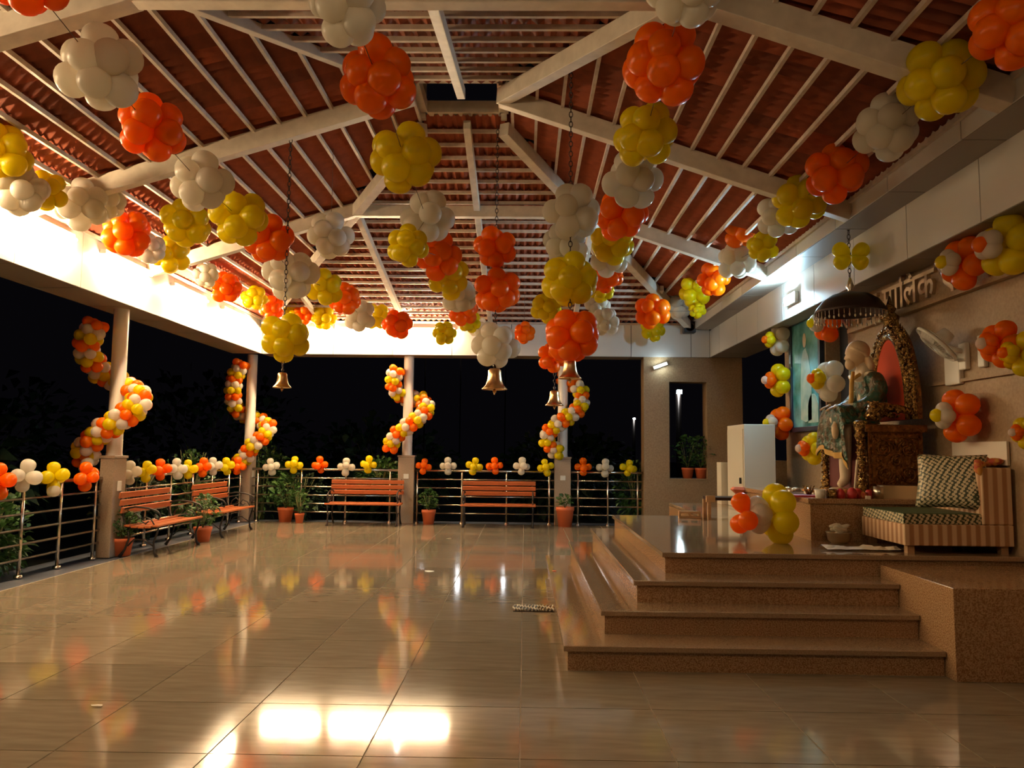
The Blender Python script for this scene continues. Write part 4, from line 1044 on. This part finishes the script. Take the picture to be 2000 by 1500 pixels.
# stool with odds and ends near platform edge
p = onz(1400, 1006, PZ); t = thing('side_table', 'small dark low table with wooden leg at back edge of platform', 'table', (p.x - .02, 9.95, PZ))
k = MB(); k.b2((-.26, -.14, .24), (.3, .18, .28)); k.build('table_top', m_darkm, t, .004)
for x in (-.25, .25):
    for y in (-.13, .13): k = MB(); k.b2((x - .02, y - .02, 0), (x + .02, y + .02, .24)); k.build('leg', m_wood, t)
k = MB(); k.b2((-.29, -.16, .22), (-.18, -.12, .30)); k.build('corner_block', m_wood, t)
k = MB(); k.lathe([(0, .0), (.10, .10), (.07, .13), (0, .12)], n=5, la=.2, lobes=5, sm=False); o = k.build('orange_cloth', m_pot); o.location = (p.x + .12, 9.86, PZ + .28); tag(o, 'bunched orange cloth on the small low table', 'cloth')
P = onz(1337, 1008, PZ); k = MB(); k.b2((-.14, -.03, 0), (.14, .03, .03)); k.b2((-.14, -.03, .06), (.14, .03, .09))
for x in (-.125, 0, .125): k.b2((x - .015, -.03, .03), (x + .015, .03, .06))
o = k.build('wooden_block', m_wood, None, .003); o.location = (P.x, 10.0, PZ); tag(o, 'pale wooden block with two slots on the platform', 'block')
P = onz(1400, 1005, PZ)
for i, (dx, w_, z) in enumerate(((.15, .36, 0), (.19, .30, .03))):
    k = MB(); k.b2((-w_ / 2, -.09, 0), (w_ / 2, .09, .026)); o = k.build('notebook', m_paper if i else m_wood, None, .003); o.location = (P.x + dx, 9.68, PZ + z + .001); o.rotation_euler = (0, 0, .1 * i)
    tag(o, 'upper pale notebook of the pair under the low table' if i else 'lower brown notebook of the pair under the low table', 'book')

# altar offerings
def put(kb, name, m, px, Y, label, cat, z=AZ, grp=None):
    o = kb.build(name, m); p = at(px, 960, Y); o.location = (p.x, Y, z); tag(o, label, cat, grp); return o
k = MB(); k.b2((-.19, -.07, 0), (.19, .07, .13)); o = put(k, 'donation_box', m_silver, 1757, 7.75, 'pale silver box lying before the throne side panel', 'box')
k = MB(); k.lathe([(0, 0), (.05, 0), (.05, .12), (.045, .12), (.04, .02), (0, .02)], n=20); put(k, 'tumbler', m_silver, 1716, 7.72, 'metal tumbler beside the silver box', 'cup')
k = MB(); k.lathe([(0, 0), (.028, 0), (.032, .07), (.02, .085), (0, .085)], n=16); put(k, 'red_jar', m_red, 1697, 7.74, 'small red jar below the turned throne post', 'jar')
k = MB(); k.b2((-.02, -.02, 0), (.02, .02, .03)); put(k, 'match_box', m_paper, 1695, 7.665, 'tiny yellow box at altar edge before the red jar', 'box')
k = MB(); k.lathe([(0, 0), (.045, 0), (.055, .085), (.05, .085), (.04, .01), (0, .01)], n=20); put(k, 'white_cup', m_wht, 1602, 7.72, 'white bowl shaped cup at left of the offerings', 'cup')
k = MB(); k.lathe([(0, 0), (.05, 0), (.055, .06), (.045, .075), (.05, .09), (0, .09)], n=16); put(k, 'brass_pot', m_gold, 1624, 7.72, 'small brass pot beside the white cup', 'pot')
for i, (px, col, s_) in enumerate(((1641, m_red, .05), (1652, m_food, .045), (1664, m_red, .055), (1676, m_red, .05), (1686, m_food, .035))):
    k = MB(); k.lathe([(0, 0), (s_ * .8, 0), (s_, s_ * .8), (s_ * .7, s_ * 1.5), (s_ * .3, s_ * 1.9), (0, s_ * 1.9)], n=14)
    put(k, 'incense_pot', col, px, 7.72 + .04 * (i % 2), '%s little %s incense pot, counted from the white cup' % (ORD[i], 'red' if col is m_red else 'orange'), 'pot', grp='incense pots on the altar')
k = MB(); rr = random.Random(12)
for i in range(12): k.ell((rr.uniform(-.1, .1), rr.uniform(-.05, .05), .02 + rr.uniform(0, .03)), (.045, .03, .015), 8, 6, Euler((rr.uniform(-.5, .5), 0, rr.uniform(0, 3))).to_matrix())
put(k, 'silver_wrapping', m_silver, 1558, 8.6, 'crumpled silver wrapping on left end of the altar', 'foil')
k = MB(); k.b2((-.17, -.12, 0), (.17, .12, .018)); put(k, 'tray', m_red, 1562, 7.95, 'flat orange-red tray on left end of the altar', 'tray')
k = MB()
for i in range(7): a = i * .9; k.tube([(0, 0, 0), (.03 * math.cos(a), .03 * math.sin(a), .05), (.06 * math.cos(a), .05 * math.sin(a), .11)], [.012, .01, .003], 6)
put(k, 'brass_leaf_stand', m_gold, 1580, 8.0, 'small brass leaf shaped lamp stand left of the statue foot', 'ornament')
k = MB(); k.tube([(0, 0, 0), (.05, .02, .38)], .012, 6); k.tube([(.0, .0, .0), (-.0, .0, .02)], .03, 10); put(k, 'walking_stick', m_robe, 1668, 7.86, 'pale stick leaning on the throne front post', 'stick')

# wall fan
p = onx(1888, 690, XRT)
fan = thing('wall_fan', 'white wall fan tilted down between throne and rosettes', 'fan', (XRT, p.y, p.z))
k = MB(); k.b2((-.05, -.06, -.16), (0, .06, .10)); k.build('wall_bracket', m_wht, fan, .012)
k = MB(); k.tube([(-.04, 0, .02), (-.12, .02, .04), (-.16, .05, .08)], .025, 10); k.build('arm', m_wht, fan)
hq_ = V((-.66, .28, -.70)).normalized(); rotf = hq_.to_track_quat('Z', 'Y').to_matrix(); hc = V((-.24, .08, .10))
k = MB(); k.lathe([(0, -.16), (.06, -.155), (.075, -.10), (.075, -.03), (0, -.03)], hc, 20, rotf); k.build('motor', m_wht, fan)
k = MB(); k.lathe([(.225, -.02), (.232, 0), (.225, .02), (.218, 0), (.225, -.02)], hc, 36, rotf)
for z_, rr_ in ((.045, .15), (.055, .08), (-.03, .15)): k.lathe([(rr_, z_ - .002), (rr_ + .003, z_), (rr_, z_ + .002)], hc, 30, rotf)
for i in range(48):
    a = 2 * pi * i / 48; c_, s_ = math.cos(a), math.sin(a)
    for sg in (1, -1): k.tube([hc + rotf @ V((.225 * c_, .225 * s_, 0)), hc + rotf @ V((.15 * c_, .15 * s_, .045 * sg)), hc + rotf @ V((.03 * c_, .03 * s_, .055 * sg))], .0018, 4)
k.build('cage', m_wht, fan)
for i in range(3):
    a = 2 * pi * i / 3; k = MB(); pts = []
    for (r_, w_) in ((.03, .02), (.10, .055), (.18, .06), (.205, .03)):
        for sg in (-1, 1): aa = a + sg * w_ / max(r_, .05) * .6; pts.append(hc + rotf @ V((r_ * math.cos(aa), r_ * math.sin(aa), sg * .014)))
    k.add(pts, [(0, 1, 3, 2), (2, 3, 5, 4), (4, 5, 7, 6)], 0, True); k.build('blade', m_wht, fan)
# control box beside the fan
p = onx(1905, 690, XRT); k = MB(); k.b2((-.05, -.05, -.15), (0, .05, .15)); o = k.build('wall_speaker', m_wht, None, .015); o.location = (XRT - .001, p.y - .16, p.z); tag(o, 'slim white control box on the wall right of the fan', 'box')
k = MB(); k.b2((-.05, -.13, -.18), (0, .13, .18)); o = k.build('junction_box', m_wht, None, .01); p = onx(1868, 712, XRT); o.location = (XRT - .001, p.y, p.z - .02); tag(o, 'pale box on the wall directly below the fan', 'box')

# ================================================================ FLOOR ITEMS
p = onz(1042, 1190, 0); mt = thing('doormat', 'small ribbed grey-beige coil doormat on the floor before the steps', 'mat', p)
m_rib = mat('mat_rib', (.42, .36, .27), .8, rand=.15)
k = MB(); k.b2((-.20, -.12, 0), (.20, .12, .008)); k.build('backing', m_darkm, mt)
for i in range(14):
    x = -.19 + .38 * i / 13; k = MB(); k.tube([(x + .010 * math.sin(j * 1.1 + i), -.12 + .24 * j / 8, .014 + .004 * (j % 2)) for j in range(9)], .010, 6); k.build('rib', m_rib, mt)
def litter(px, py, sx, sy, label, m=m_paper, name='paper_scrap', z=0):
    p = onz(px, py, z); k = MB(); rr = random.Random(px); n = 7; ring = [(sx * math.cos(a) * rr.uniform(.7, 1.1), sy * math.sin(a) * rr.uniform(.7, 1.1), .001 + rr.uniform(0, .008)) for a in [2 * pi * i / n for i in range(n)]]
    k.add([(0, 0, .012)] + ring, [(0, i + 1, (i + 1) % n + 1) for i in range(n)]); o = k.build(name, m); o.location = p; tag(o, label, 'litter')
litter(190, 1380, .045, .02, 'white paper scrap on the floor at lower left')
litter(877, 1052, .06, .035, 'crumpled white scrap on floor near the front benches', m_silver, 'foil_scrap')
litter(1083, 1116, .035, .02, 'tiny orange scrap on the lowest step', m_pot, 'paper_scrap', RS)
litter(1230, 1108, .02, .015, 'tiny white scrap on the second step', m_wht, 'paper_scrap', RS * 2)
litter(838, 1116, .08, .045, 'pale flat packet standing in for a lamp reflection on mid hall floor', m_wht, 'glint')  # flat white piece imitates a distant lamp's reflection in the polished tiles
